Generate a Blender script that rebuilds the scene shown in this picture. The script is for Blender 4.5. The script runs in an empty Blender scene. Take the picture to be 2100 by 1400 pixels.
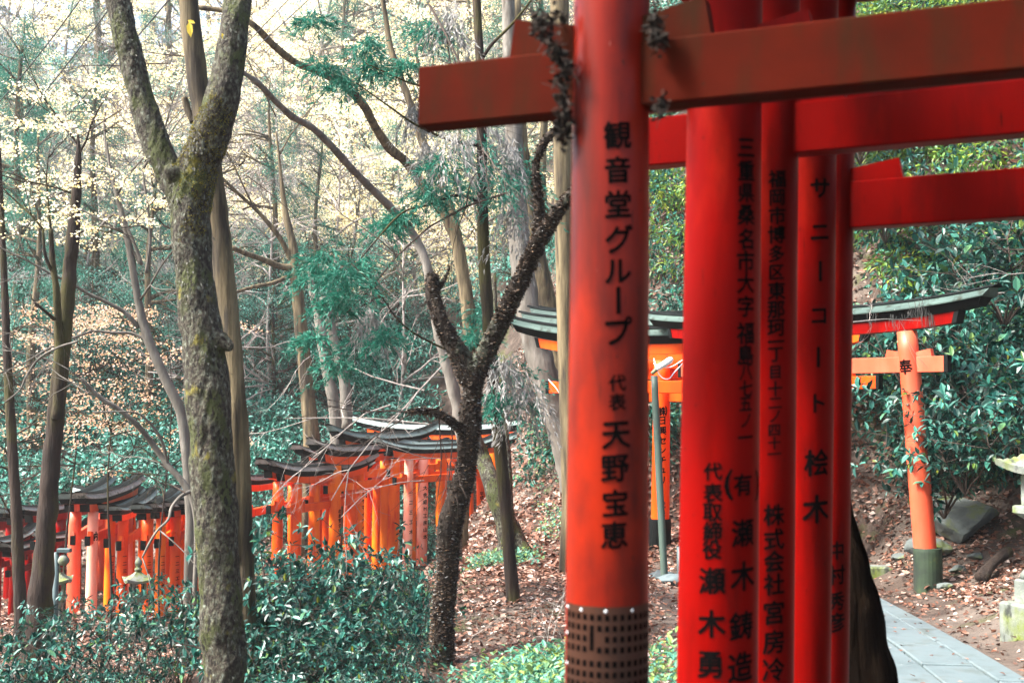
import bpy, bmesh, math, random
import numpy as np
from mathutils import Vector, Matrix

sc = bpy.context.scene
COL = sc.collection
R = math.radians
FPX, EYE, PITCH = 2100 * 40 / 36, 1.6, R(2.95)

# ------------------------------------------------------------------ camera
cam = bpy.data.cameras.new('camera')
cam.lens, cam.sensor_width = 40, 36
cam.clip_start, cam.clip_end = 0.05, 600
cam.dof.use_dof, cam.dof.focus_distance, cam.dof.aperture_fstop = True, 16.0, 3.5
cam_o = bpy.data.objects.new('camera', cam)
COL.objects.link(cam_o)
cam_o.location = (0, 0, EYE)
cam_o.rotation_euler = (R(90) + PITCH, 0, 0)
sc.camera = cam_o

# ------------------------------------------------------------------ light
SUN_EL, SUN_AZ = R(50), R(-108)          # azimuth measured from +Y towards +X
world = bpy.data.worlds.new('World')
sc.world = world
world.use_nodes = True
wn = world.node_tree.nodes
wl = world.node_tree.links
for n in list(wn):
    wn.remove(n)
wo = wn.new('ShaderNodeOutputWorld')
wb = wn.new('ShaderNodeBackground')
ws = wn.new('ShaderNodeTexSky')
ws.sky_type = 'NISHITA'
ws.sun_disc = False
ws.sun_elevation = SUN_EL
ws.sun_rotation = SUN_AZ
ws.air_density, ws.dust_density, ws.ozone_density = 0.8, 6.0, 0.6
wb.inputs['Strength'].default_value = 0.12
wl.new(ws.outputs[0], wb.inputs[0])
wl.new(wb.outputs[0], wo.inputs[0])
sun = bpy.data.lights.new('sun', 'SUN')
sun.energy, sun.angle, sun.color = 3.4, R(12), (1.0, 0.96, 0.9)
sun_o = bpy.data.objects.new('sun', sun)
COL.objects.link(sun_o)
sd = Vector((math.sin(SUN_AZ) * math.cos(SUN_EL), math.cos(SUN_AZ) * math.cos(SUN_EL), math.sin(SUN_EL)))
sun_o.rotation_euler = sd.to_track_quat('Z', 'Y').to_euler()
sc.view_settings.view_transform = 'Standard'
sc.view_settings.look = 'None'
sc.view_settings.exposure = 2.3
sc.view_settings.gamma = 1.0
sc.render.engine = 'CYCLES'
sc.cycles.use_denoising = True
sc.cycles.max_bounces = 6
sc.cycles.diffuse_bounces = 4
sc.cycles.glossy_bounces = 2
sc.cycles.transmission_bounces = 3
sc.cycles.transparent_max_bounces = 4
sc.cycles.sample_clamp_indirect = 8

# ------------------------------------------------------------------ helpers
rng = np.random.default_rng(7)
random.seed(7)


def W(px, py, Y):
    """the point seen at pixel (px, py) of the 2100 x 1400 photograph at forward distance Y"""
    u, v = (px - 1050) / FPX, (700 - py) / FPX
    c, s = math.cos(PITCH), math.sin(PITCH)
    dy, dz = c - v * s, s + v * c
    t = Y / dy
    return Vector((u * t, Y, EYE + dz * t))


def unit(a):
    return a / np.maximum(np.linalg.norm(a, axis=-1, keepdims=True), 1e-9)


_nd = [(np.array(unit(rng.normal(size=3))), rng.uniform(0, 6.28)) for _ in range(14)]


def fnoise(P, k):
    """cheap smooth noise in about [-1, 1] at N points"""
    P = np.asarray(P) * k
    o = np.zeros(len(P))
    w = P + 0.9 * np.sin(P[:, [1, 2, 0]] * 1.7 + 1.3)
    for i, (d, ph) in enumerate(_nd):
        o += np.sin(w @ d * (1 + 0.23 * i) + ph)
    return o / 4.5


class Geo:
    """collects vertices and faces (quads as Nx4, triangles as Nx3) and links them as ONE mesh object"""
    def __init__(s):
        s.V, s.F, s.M, s.n = [], [], [], 0

    def add(s, V, F, mi=0):
        V = np.asarray(V, dtype=float).reshape(-1, 3)
        F = F if isinstance(F, list) else [F]
        for f in F:
            f = np.asarray(f, dtype=np.int64)
            if len(f):
                s.F.append(f + s.n)
                s.M.append(np.full(len(f), mi))
        s.V.append(V)
        s.n += len(V)
        return s

    def mesh(s, name, mats, smooth=False):
        V = np.concatenate(s.V)
        me = bpy.data.meshes.new(name)
        nl = sum(f.size for f in s.F)
        npoly = sum(len(f) for f in s.F)
        me.vertices.add(len(V))
        me.vertices.foreach_set('co', V.astype(np.float32).ravel())
        me.loops.add(nl)
        me.loops.foreach_set('vertex_index', np.concatenate([f.ravel() for f in s.F]).astype(np.int32))
        me.polygons.add(npoly)
        st, o = [], 0
        for f in s.F:
            st.append(o + np.arange(len(f)) * f.shape[1])
            o += f.size
        me.polygons.foreach_set('loop_start', np.concatenate(st).astype(np.int32))
        for m in (mats if isinstance(mats, (list, tuple)) else [mats]):
            me.materials.append(m)
        me.polygons.foreach_set('material_index', np.concatenate(s.M).astype(np.int32))
        me.polygons.foreach_set('use_smooth', np.full(npoly, smooth))
        me.update(calc_edges=True)
        me.validate()
        return me

    def build(s, name, mats, parent=None, smooth=False):
        return link(name, s.mesh(name, mats, smooth), parent)


def link(name, me, parent=None, loc=None, rot=None, scale=None):
    o = bpy.data.objects.new(name, me)
    COL.objects.link(o)
    if parent is not None:
        o.parent = parent
    if loc is not None:
        o.location = loc
    if rot is not None:
        o.rotation_euler = rot
    if scale is not None:
        o.scale = scale if hasattr(scale, '__len__') else (scale,) * 3
    return o


def tag(o, label=None, cat=None, group=None, kind=None):
    if label:
        o['label'] = label
    if cat:
        o['category'] = cat
    if group:
        o['group'] = group
    if kind:
        o['kind'] = kind
    return o


def empty(name, loc=(0, 0, 0), rz=0.0):
    o = bpy.data.objects.new(name, None)
    COL.objects.link(o)
    o.empty_display_size = 0.2
    o.location = loc
    o.rotation_euler = (0, 0, rz)
    return o


def localise(root, V):
    """world points -> points in root's frame (root has a location and a z rotation)"""
    V = np.asarray(V, dtype=float).reshape(-1, 3) - np.array(root.location)
    c, s = math.cos(-root.rotation_euler.z), math.sin(-root.rotation_euler.z)
    return V @ np.array([[c, s, 0], [-s, c, 0], [0, 0, 1]])


def spline(P, n):
    """Catmull-Rom through rows of P, n points per span"""
    P = np.asarray(P, dtype=float)
    Q = np.vstack([2 * P[0] - P[1], P, 2 * P[-1] - P[-2]])
    out = []
    t = np.linspace(0, 1, n, endpoint=False)[:, None]
    for i in range(1, len(Q) - 2):
        a, b, c, d = Q[i - 1], Q[i], Q[i + 1], Q[i + 2]
        out.append(0.5 * (2 * b + (c - a) * t + (2 * a - 5 * b + 4 * c - d) * t ** 2 + (3 * b - a - 3 * c + d) * t ** 3))
    out.append(P[-1:])
    return np.vstack(out)


def tube(P, Rr, seg=8, wob=0.0, k=6.0):
    """tapering tube round the points P with radii Rr, closed at both ends"""
    P = np.asarray(P, dtype=float)
    Rr = np.asarray(Rr, dtype=float)
    T = unit(np.gradient(P, axis=0))
    up = np.array([0.31, 0.95, 0.05]) if abs(T[0][1]) < 0.9 else np.array([1.0, 0, 0])
    N = np.zeros_like(P)
    n = up - T[0] * (up @ T[0])
    for i in range(len(P)):
        n = n - T[i] * (n @ T[i])
        n = n / max(np.linalg.norm(n), 1e-9)
        N[i] = n
    B = np.cross(T, N)
    a = np.linspace(0, 2 * np.pi, seg, endpoint=False)
    ring = N[:, None, :] * np.cos(a)[None, :, None] + B[:, None, :] * np.sin(a)[None, :, None]
    V = P[:, None, :] + ring * Rr[:, None, None]
    V = V.reshape(-1, 3)
    if wob:
        f = 1 + wob * fnoise(V, k)
        V = (np.repeat(P, seg, 0) + (V - np.repeat(P, seg, 0)) * f[:, None])
    m = len(P)
    i = np.arange(m - 1)[:, None] * seg
    j = np.arange(seg)[None, :]
    j2 = (j + 1) % seg
    F = np.stack([i + j, i + j2, i + seg + j2, i + seg + j], -1).reshape(-1, 4)
    V = np.vstack([V, P[0], P[-1]])
    jj = np.arange(seg)
    c0, c1 = m * seg, m * seg + 1
    F3 = np.vstack([np.stack([jj * 0 + c0, (jj + 1) % seg, jj], -1),
                    np.stack([jj * 0 + c1, (m - 1) * seg + jj, (m - 1) * seg + (jj + 1) % seg], -1)])
    return V, [F, F3]


def box(x0, x1, y0, y1, z0, z1):
    V = [(x, y, z) for z in (z0, z1) for y in (y0, y1) for x in (x0, x1)]
    F = [(0, 2, 3, 1), (4, 5, 7, 6), (0, 1, 5, 4), (2, 6, 7, 3), (0, 4, 6, 2), (1, 3, 7, 5)]
    return V, np.array(F)


def bevel_box(x0, x1, y0, y1, z0, z1, b=0.006, nx=1):
    """box with small chamfers along its four x edges, cut in nx pieces along x"""
    sec = [(y0 + b, z0), (y1 - b, z0), (y1, z0 + b), (y1, z1 - b), (y1 - b, z1), (y0 + b, z1), (y0, z1 - b), (y0, z0 + b)]
    return sweep_x(sec, np.linspace(x0, x1, nx + 1))


def sweep_x(sec, xs, dz=None, slant=None):
    """sweep a (y, z) section along x; dz(x) lifts it; slant(x) shifts x by height"""
    sec = np.array(sec, dtype=float)
    n, m = len(sec), len(xs)
    V = np.zeros((m, n, 3))
    for i, x in enumerate(xs):
        V[i, :, 0] = x + (slant(x) * sec[:, 1] if slant else 0)
        V[i, :, 1] = sec[:, 0]
        V[i, :, 2] = sec[:, 1] + (dz(x) if dz else 0)
    i = np.arange(m - 1)[:, None] * n
    j = np.arange(n)[None, :]
    j2 = (j + 1) % n
    F = np.stack([i + j, i + n + j, i + n + j2, i + j2], -1).reshape(-1, 4)
    c = np.vstack([V[0].mean(0), V[-1].mean(0)])
    V = np.vstack([V.reshape(-1, 3), c])
    jj = np.arange(n)
    F3 = np.vstack([np.stack([jj * 0 + m * n, jj, (jj + 1) % n], -1),
                    np.stack([jj * 0 + m * n + 1, (m - 1) * n + (jj + 1) % n, (m - 1) * n + jj], -1)])
    return V, [F, F3]


def lathe(prof, seg=24, sq=False, rot=0.0):
    """revolve (r, z) pairs; sq makes a square plan"""
    a = np.linspace(0, 2 * np.pi, seg, endpoint=False) + rot
    if sq:
        d = 1 / np.maximum(np.abs(np.cos(a - rot)), np.abs(np.sin(a - rot)))
        d = np.minimum(d, 1.40)
    else:
        d = np.ones(seg)
    V = np.array([[(r * dd * math.cos(t), r * dd * math.sin(t), z) for t, dd in zip(a, d)] for r, z in prof])
    m = len(prof)
    i = np.arange(m - 1)[:, None] * seg
    j = np.arange(seg)[None, :]
    j2 = (j + 1) % seg
    F = np.stack([i + j, i + j2, i + seg + j2, i + seg + j], -1).reshape(-1, 4)
    V = np.vstack([V.reshape(-1, 3), (0, 0, prof[0][1]), (0, 0, prof[-1][1])])
    jj = np.arange(seg)
    F3 = np.vstack([np.stack([jj * 0 + m * seg, (jj + 1) % seg, jj], -1),
                    np.stack([jj * 0 + m * seg + 1, (m - 1) * seg + jj, (m - 1) * seg + (jj + 1) % seg], -1)])
    return V, [F, F3]


def leaves(C, D, N, L, Wd, fold=0.18, six=False):
    """leaf blades: base points C, axes D, normals N, lengths L, widths Wd"""
    C, D, N = np.asarray(C), unit(np.asarray(D)), np.asarray(N)
    S = unit(np.cross(D, N))
    N = np.cross(S, D)
    L = np.broadcast_to(np.asarray(L, dtype=float), (len(C),))[:, None]
    Wd = np.broadcast_to(np.asarray(Wd, dtype=float), (len(C),))[:, None]
    n = len(C)
    if not six:
        V = np.stack([C, C + D * L * .45 + S * Wd / 2 + N * Wd * fold, C + D * L - N * L * .08,
                      C + D * L * .45 - S * Wd / 2 + N * Wd * fold], 1)
        F = np.arange(n)[:, None] * 4 + np.arange(4)[None, :]
        return V.reshape(-1, 3), F
    V = np.stack([C,
                  C + D * L * .28 + S * Wd * .42 + N * Wd * fold, C + D * L * .66 + S * Wd * .40 + N * (Wd * fold - L * .03),
                  C + D * L - N * L * .12,
                  C + D * L * .66 - S * Wd * .40 + N * (Wd * fold - L * .03), C + D * L * .28 - S * Wd * .42 + N * Wd * fold], 1)
    b = np.arange(n)[:, None] * 6
    F = np.vstack([b + np.array([[0, 1, 2, 3]]), b + np.array([[0, 3, 4, 5]])])
    return V.reshape(-1, 3), F


# ------------------------------------------------------------------ materials
def mk(name):
    m = bpy.data.materials.new(name)
    m.use_nodes = True
    nt = m.node_tree
    b = nt.nodes.get('Principled BSDF')
    return m, nt, b


def ramp(nt, cols):
    r = nt.nodes.new('ShaderNodeValToRGB')
    e = r.color_ramp.elements
    while len(e) > 1:
        e.remove(e[-1])
    e[0].position, e[0].color = cols[0][0], (*cols[0][1], 1)
    for p, c in cols[1:]:
        q = e.new(p)
        q.color = (*c, 1)
    return r


def tex(nt, kind, scale, stretch=(1, 1, 1), detail=6, rough=0.6, coord='Object', dist=0.0):
    tc = nt.nodes.new('ShaderNodeTexCoord')
    mp = nt.nodes.new('ShaderNodeMapping')
    mp.inputs['Scale'].default_value = stretch
    nt.links.new(tc.outputs[coord], mp.inputs[0])
    t = nt.nodes.new('ShaderNodeTexNoise' if kind == 'noise' else 'ShaderNodeTexVoronoi')
    t.inputs['Scale'].default_value = scale
    if kind == 'noise':
        t.inputs['Detail'].default_value = detail
        t.inputs['Roughness'].default_value = rough
        t.inputs['Distortion'].default_value = dist
    nt.links.new(mp.outputs[0], t.inputs[0])
    return t


def surf(name, cols, scale=4, stretch=(1, 1, 1), rough=0.6, bump=0.2, bscale=30, bstretch=None, bdist=0.01,
         spec=0.4, over=None, oscale=2.0, ostretch=(1, 1, 1), detail=8, metallic=0.0, coat=0.0, bkind='noise'):
    """mottled surface: a noise ramp, an optional second layer `over` = (colour, threshold, softness), and bump"""
    m, nt, b = mk(name)
    t = tex(nt, 'noise', scale, stretch, detail)
    r = ramp(nt, cols)
    nt.links.new(t.outputs[0], r.inputs[0])
    c = r.outputs[0]
    for ov in (over or []):
        col, th, so, osc, ost = ov
        t2 = tex(nt, 'noise', osc, ost, 6)
        r2 = ramp(nt, [(max(th - so, 0), (0, 0, 0)), (min(th + so, 1), (1, 1, 1))])
        nt.links.new(t2.outputs[0], r2.inputs[0])
        mx = nt.nodes.new('ShaderNodeMix')
        mx.data_type = 'RGBA'
        nt.links.new(r2.outputs[0], mx.inputs[0])
        nt.links.new(c, mx.inputs[6])
        mx.inputs[7].default_value = (*col, 1)
        c = mx.outputs[2]
    nt.links.new(c, b.inputs['Base Color'])
    b.inputs['Roughness'].default_value = rough
    b.inputs['Specular IOR Level'].default_value = spec
    b.inputs['Metallic'].default_value = metallic
    b.inputs['Coat Weight'].default_value = coat
    if bump:
        t3 = tex(nt, bkind, bscale, bstretch or stretch, 8)
        bp = nt.nodes.new('ShaderNodeBump')
        bp.inputs['Strength'].default_value = bump
        bp.inputs['Distance'].default_value = bdist
        nt.links.new(t3.outputs[0], bp.inputs['Height'])
        nt.links.new(bp.outputs[0], b.inputs['Normal'])
    return m


def leafmat(name, cols, rough=0.5, trans=0.35, spec=0.4, clump=0.4, cscale=1.2):
    m, nt, b = mk(name)
    g = nt.nodes.new('ShaderNodeNewGeometry')
    t = tex(nt, 'noise', cscale, detail=2)
    mx = nt.nodes.new('ShaderNodeMix')
    mx.data_type = 'FLOAT'
    mx.inputs[0].default_value = clump
    nt.links.new(g.outputs['Random Per Island'], mx.inputs[2])
    nt.links.new(t.outputs[0], mx.inputs[3])
    r = ramp(nt, cols)
    nt.links.new(mx.outputs[0], r.inputs[0])
    nt.links.new(r.outputs[0], b.inputs['Base Color'])
    b.inputs['Roughness'].default_value = rough
    b.inputs['Specular IOR Level'].default_value = spec
    tr = nt.nodes.new('ShaderNodeBsdfTranslucent')
    nt.links.new(r.outputs[0], tr.inputs[0])
    ms = nt.nodes.new('ShaderNodeMixShader')
    ms.inputs[0].default_value = trans
    nt.links.new(b.outputs[0], ms.inputs[1])
    nt.links.new(tr.outputs[0], ms.inputs[2])
    nt.links.new(ms.outputs[0], nt.nodes['Material Output'].inputs[0])
    return m


M = {}
RED = [(0.25, (0.58, 0.034, 0.002)), (0.5, (0.72, 0.072, 0.003)), (0.8, (0.80, 0.125, 0.006))]
M['red'] = surf('vermilion_paint', RED, 3, (1, 1, .25), rough=.45, spec=.2, bump=.12, bscale=40, bstretch=(1, 1, .12), bdist=.004,
                over=[((0.30, 0.03, 0.015), .68, .08, 9, (1, 1, .2))])
M['orange'] = surf('orange_vermilion_paint', [(0.25, (0.66, 0.085, 0.003)), (0.5, (0.80, 0.15, 0.005)), (0.8, (0.84, 0.20, 0.012))], 3, (1, 1, .25), rough=.45, spec=.2, bump=.12, bscale=40, bstretch=(1, 1, .12), bdist=.004,
                   over=[((0.60, 0.045, 0.003), .62, .08, 5, (1, 1, .2))])
M['pale'] = surf('glare_paled_vermilion_paint', [(0.3, (0.80, 0.24, 0.15)), (0.55, (0.85, 0.42, 0.32)), (0.8, (0.88, 0.56, 0.47))], 3, (1, 1, .3), rough=.6, spec=.2, bump=.1, bscale=40, bdist=.004,
                 over=[((0.76, 0.11, 0.03), .58, .1, 3, (1, 1, .4))])  # white-pink glare of the lit pillars, put into the paint colour
M['red_shaded'] = surf('shade_darkened_vermilion_paint', [(0.25, (0.12, 0.0008, 0.0004)), (0.75, (0.21, 0.0016, 0.0007))], 3, (1, 1, .2), rough=.42, spec=.04,
                     bump=.25, bscale=60, bstretch=(1, 1, .06), bdist=.003, over=[((0.09, 0.0012, 0.0006), .60, .10, 9, (1, 1, .18)), ((0.04, 0.004, 0.002), .70, .015, 45, (1, 1, .6)), ((0.30, 0.010, 0.004), .68, .08, 4, (1, 1, .3)), ((0.02, 0.002, 0.001), .69, .012, 75, (1, 1, .05))])  # the same vermilion darkened: shade is painted into its colour
M['red_faded_shaded'] = surf('faded_shaded_vermilion_paint', [(0.3, (0.12, 0.006, 0.002)), (0.55, (0.18, 0.010, 0.004)), (0.8, (0.22, 0.026, 0.016))], 2.2, (1, 1, .3),
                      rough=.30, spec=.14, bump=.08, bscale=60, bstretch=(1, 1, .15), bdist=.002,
                      over=[((0.060, 0.008, 0.006), .55, .09, 7, (1, 1, .12)), ((0.26, 0.014, 0.003), .58, .10, 4, (1, 1, .5)), ((0.03, 0.010, 0.007), .71, .02, 38, (1, 1, .8)), ((0.28, 0.10, 0.08), .73, .02, 30, (1, 1, .3)), ((0.025, 0.006, 0.004), .69, .012, 70, (1, 1, .05))])  # faded, mottled paint, its colour also darkened to stand for shade
M['beam_dirty_shaded'] = surf('grimy_shaded_vermilion_paint', [(0.3, (0.032, 0.0045, 0.0015)), (0.6, (0.062, 0.0055, 0.0015)), (0.8, (0.042, 0.009, 0.002))], 4, (.6, 1, 1),
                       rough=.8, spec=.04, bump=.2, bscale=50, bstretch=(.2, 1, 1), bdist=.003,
                       over=[((0.025, 0.010, 0.004), .60, .10, 3, (2.5, 1, .5)), ((0.015, 0.015, 0.008), .72, .04, 30, (1, 1, 1))])  # grime on the beam, with shade put into the dark base as well
M['pink'] = surf('sun_bleached_vermilion', [(0.3, (0.54, 0.058, 0.018)), (0.7, (0.60, 0.115, 0.058))], 3, (1, 1, .2), rough=.5, bump=.1,
                 bscale=40, bstretch=(1, 1, .1), bdist=.004, over=[((0.62, 0.06, 0.02), .58, .1, 5, (1, 1, .3))])
M['black'] = surf('black_lacquer', [(0.3, (0.004, 0.005, 0.005)), (0.7, (0.010, 0.012, 0.012))], 5, rough=.7, spec=.04, bump=.1, bdist=.003)
M['roof'] = surf('weathered_roof_board', [(0.25, (0.07, 0.11, 0.11)), (0.5, (0.14, 0.20, 0.20)), (0.8, (0.24, 0.31, 0.31))], 5, (.3, 1, 1), rough=.6,
                 bump=.3, bscale=20, bstretch=(.2, 1, 1), over=[((0.05, 0.08, 0.06), .62, .06, 7, (1, 1, 1))])
M['roof_brown'] = surf('bare_roof_board', [(0.25, (0.12, 0.12, 0.112)), (0.55, (0.24, 0.24, 0.225)), (0.8, (0.38, 0.38, 0.36))], 5, (.3, 1, 1), rough=.7,
                       bump=.3, bscale=20, bstretch=(.2, 1, 1), over=[((0.04, 0.05, 0.04), .60, .05, 9, (1, 1, 1))])
M['roof_green'] = surf('dark_copper_green_roof', [(0.25, (0.022, 0.040, 0.036)), (0.5, (0.042, 0.072, 0.064)), (0.8, (0.085, 0.13, 0.115))], 5, (.3, 1, 1), rough=.6, spec=.2,
                       bump=.3, bscale=20, bstretch=(.2, 1, 1), over=[((0.012, 0.018, 0.012), .60, .06, 7, (1, 1, 1)), ((0.20, 0.23, 0.21), .70, .02, 24, (1, 1, 1))])
M['footing'] = surf('mossy_footing', [(0.3, (0.008, 0.016, 0.012)), (0.6, (0.025, 0.045, 0.022)), (0.75, (0.085, 0.10, 0.015))], 4, rough=.7, bump=.3, bscale=25,
                    over=[((0.02, 0.02, 0.02), .56, .08, 3, (1, 1, .5))])
M['ink'] = surf('black_lettering_paint', [(0.3, (0.003, 0.0025, 0.0025)), (0.7, (0.005, 0.004, 0.004))], 8, rough=.9, bump=0, spec=.0)
M['copper'] = surf('brown_metal_sheet', [(0.3, (0.022, 0.010, 0.006)), (0.7, (0.065, 0.022, 0.010))], 5, (1, 1, .4), rough=.5, bump=.15, bscale=60, metallic=.3)
M['stone'] = surf('lantern_stone', [(0.25, (0.07, 0.085, 0.075)), (0.55, (0.15, 0.17, 0.15)), (0.8, (0.25, 0.275, 0.245))], 6, rough=.85, bump=.5, bscale=45,
                  over=[((0.10, 0.13, 0.02), .56, .08, 3.5, (1, 1, .6)), ((0.025, 0.03, 0.025), .62, .05, 8, (1, 1, .4))])
M['rock'] = surf('grey_rock', [(0.25, (0.04, 0.05, 0.048)), (0.55, (0.10, 0.12, 0.115)), (0.8, (0.19, 0.21, 0.20))], 3, rough=.85, bump=.6, bscale=12, bdist=.03,
                 over=[((0.10, 0.13, 0.02), .60, .07, 3, (1, 1, 1))])
M['slab'] = surf('paving_stone', [(0.25, (0.060, 0.086, 0.092)), (0.55, (0.095, 0.13, 0.14)), (0.8, (0.14, 0.185, 0.195))], 3, rough=.7, bump=.25, bscale=60, bdist=.004,
                 over=[((0.05, 0.065, 0.06), .60, .08, 3, (1, 1, 1)), ((0.22, 0.26, 0.27), .70, .03, 40, (1, 1, 1))])
M['soil'] = surf('forest_soil', [(0.25, (0.016, 0.010, 0.007)), (0.5, (0.045, 0.031, 0.023)), (0.8, (0.10, 0.075, 0.060))], 3, rough=.95, bump=.8, bscale=14, bdist=.05,
                 over=[((0.15, 0.125, 0.105), .58, .1, .45, (1, 1, 1)), ((0.05, 0.06, 0.015), .64, .06, 1.3, (1, 1, 1))])
M['bark'] = surf('mossy_bark', [(0.34, (0.008, 0.006, 0.004)), (0.46, (0.034, 0.028, 0.019)), (0.58, (0.080, 0.082, 0.058)), (0.72, (0.19, 0.22, 0.18))], 34, (1, 1, .7), rough=.9,
                 bump=1, bscale=52, bstretch=(1, 1, .6), bdist=.035,
                 over=[((0.045, 0.055, 0.014), .55, .05, 6, (1, 1, .5)), ((0.008, 0.006, 0.004), .58, .03, 30, (1, 1, .6)), ((0.13, 0.115, 0.015), .66, .04, 7, (1, 1, .7))])
M['bark_crust'] = surf('crusted_dark_bark', [(0.3, (0.010, 0.007, 0.005)), (0.6, (0.028, 0.020, 0.014)), (0.8, (0.085, 0.078, 0.062))], 14, (1, 1, .4), rough=.95, bump=1, bscale=40, bstretch=(1, 1, .3), bdist=.03,
                       over=[((0.10, 0.12, 0.085), .60, .05, 2.4, (1, 1, .4))])
M['bark_dark'] = surf('dark_bark', [(0.3, (0.008, 0.005, 0.004)), (0.6, (0.026, 0.016, 0.011)), (0.8, (0.050, 0.034, 0.024))], 10, (1, 1, .15), rough=.95,
                      bump=1, bscale=30, bstretch=(1, 1, .12), bdist=.03, over=[((0.045, 0.042, 0.008), .54, .06, 1.6, (1, 1, .4))])
M['bark_brown'] = surf('brown_bark', [(0.36, (0.018, 0.013, 0.007)), (0.5, (0.078, 0.060, 0.031)), (0.68, (0.17, 0.135, 0.075))], 9, (1, 1, .12), rough=.9,
                       bump=.8, bscale=26, bstretch=(1, 1, .1), bdist=.02, over=[((0.03, 0.024, 0.016), .63, .04, 7, (1, 1, .12))])
M['bark_grey'] = surf('pale_grey_bark', [(0.3, (0.06, 0.055, 0.046)), (0.6, (0.14, 0.13, 0.112)), (0.8, (0.25, 0.24, 0.22))], 7, (1, 1, .3), rough=.9,
                      bump=.6, bscale=22, bstretch=(1, 1, .2), bdist=.02, over=[((0.06, 0.05, 0.04), .62, .06, 5, (1, 1, .3))])
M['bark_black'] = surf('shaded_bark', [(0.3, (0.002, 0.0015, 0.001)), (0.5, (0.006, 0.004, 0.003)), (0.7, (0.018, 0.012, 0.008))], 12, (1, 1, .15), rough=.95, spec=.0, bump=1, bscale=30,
                       bstretch=(1, 1, .12), bdist=.03)  # near-black bark: deep shade is put into its colour
M['fungus'] = leafmat('bracket_fungus', [(0.1, (0.010, 0.006, 0.004)), (0.45, (0.045, 0.025, 0.013)), (0.65, (0.12, 0.070, 0.035)), (0.8, (0.14, 0.14, 0.13)), (1, (0.40, 0.42, 0.42))],
                      rough=.8, trans=0.0, clump=.25)
M['flake'] = leafmat('bark_flake', [(0.1, (0.03, 0.025, 0.02)), (0.7, (0.09, 0.095, 0.075)), (1, (0.18, 0.20, 0.17))], rough=.85, trans=0.0)
M['maple'] = leafmat('pale_autumn_leaf', [(0.0, (0.34, 0.28, 0.10)), (0.25, (0.66, 0.53, 0.22)), (0.5, (0.84, 0.74, 0.46)), (0.7, (0.86, 0.84, 0.70)), (1.0, (0.76, 0.88, 0.83))], trans=.5, rough=.6, clump=.45)
M['maple_pink'] = leafmat('peach_autumn_leaf', [(0.0, (0.32, 0.20, 0.08)), (0.4, (0.54, 0.36, 0.21)), (0.7, (0.66, 0.47, 0.36)), (1.0, (0.70, 0.60, 0.52))], trans=.45, rough=.6, clump=.45)
M['green'] = leafmat('teal_evergreen_leaf', [(0.0, (0.001, 0.010, 0.007)), (0.42, (0.005, 0.050, 0.034)), (0.7, (0.035, 0.190, 0.145)), (0.88, (0.12, 0.22, 0.06)), (1.0, (0.30, 0.28, 0.03))],
                     rough=.42, trans=.22, spec=.3, clump=.35)
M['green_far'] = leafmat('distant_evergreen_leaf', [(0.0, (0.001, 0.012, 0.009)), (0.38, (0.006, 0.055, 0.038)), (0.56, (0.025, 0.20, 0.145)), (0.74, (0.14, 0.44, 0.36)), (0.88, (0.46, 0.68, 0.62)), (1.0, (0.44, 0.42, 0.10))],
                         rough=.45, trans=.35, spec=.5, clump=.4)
M['needle'] = leafmat('cedar_needle', [(0.0, (0.004, 0.05, 0.034)), (0.5, (0.012, 0.15, 0.10)), (1.0, (0.05, 0.30, 0.21))], rough=.5, trans=.3, clump=.4)
M['needle_dead'] = leafmat('dead_cedar_needle', [(0.0, (0.14, 0.13, 0.12)), (0.5, (0.28, 0.28, 0.27)), (1.0, (0.42, 0.41, 0.39))], rough=.8, trans=.2)
M['bush'] = leafmat('glossy_shrub_leaf', [(0.0, (0.002, 0.012, 0.009)), (0.4, (0.004, 0.036, 0.028)), (0.64, (0.018, 0.11, 0.088)), (0.76, (0.05, 0.20, 0.15)), (0.84, (0.07, 0.13, 0.02)), (0.94, (0.20, 0.17, 0.02)), (1.0, (0.22, 0.09, 0.02))],
                    rough=.36, trans=.15, spec=.32, clump=.3, cscale=2.5)
M['moss'] = leafmat('yellow_green_moss', [(0.0, (0.05, 0.05, 0.004)), (0.5, (0.15, 0.13, 0.008)), (1.0, (0.30, 0.25, 0.02))], rough=.9, trans=.1)
M['cover'] = leafmat('ground_plant_leaf', [(0.0, (0.03, 0.12, 0.085)), (0.5, (0.07, 0.23, 0.16)), (0.8, (0.20, 0.27, 0.05)), (1.0, (0.40, 0.38, 0.08))], rough=.45, trans=.3)
M['litter'] = leafmat('fallen_leaf', [(0.0, (0.035, 0.014, 0.008)), (0.36, (0.080, 0.030, 0.016)), (0.58, (0.18, 0.078, 0.046)), (0.77, (0.31, 0.20, 0.155)), (0.93, (0.46, 0.42, 0.39)), (1.0, (0.40, 0.24, 0.03))],
                      rough=.7, trans=.1, clump=.25, cscale=.7)
M['stem'] = surf('dark_twig', [(0.3, (0.025, 0.018, 0.014)), (0.7, (0.07, 0.05, 0.04))], 20, rough=.9, bump=0)
M['twig'] = surf('grey_twig', [(0.3, (0.16, 0.14, 0.125)), (0.7, (0.34, 0.31, 0.29))], 20, rough=.9, bump=0)
M['metal'] = surf('painted_steel', [(0.3, (0.035, 0.065, 0.07)), (0.7, (0.06, 0.10, 0.105))], 8, rough=.5, bump=.05)
M['pipe'] = surf('greenish_steel_pipe', [(0.3, (0.03, 0.055, 0.045)), (0.6, (0.055, 0.085, 0.07)), (0.8, (0.07, 0.075, 0.02))], 4, (1, 1, .3), rough=.5, bump=.05)
M['wire'] = surf('black_cable', [(0.3, (0.012, 0.014, 0.016)), (0.7, (0.02, 0.022, 0.024))], 8, rough=.5, bump=0)
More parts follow.
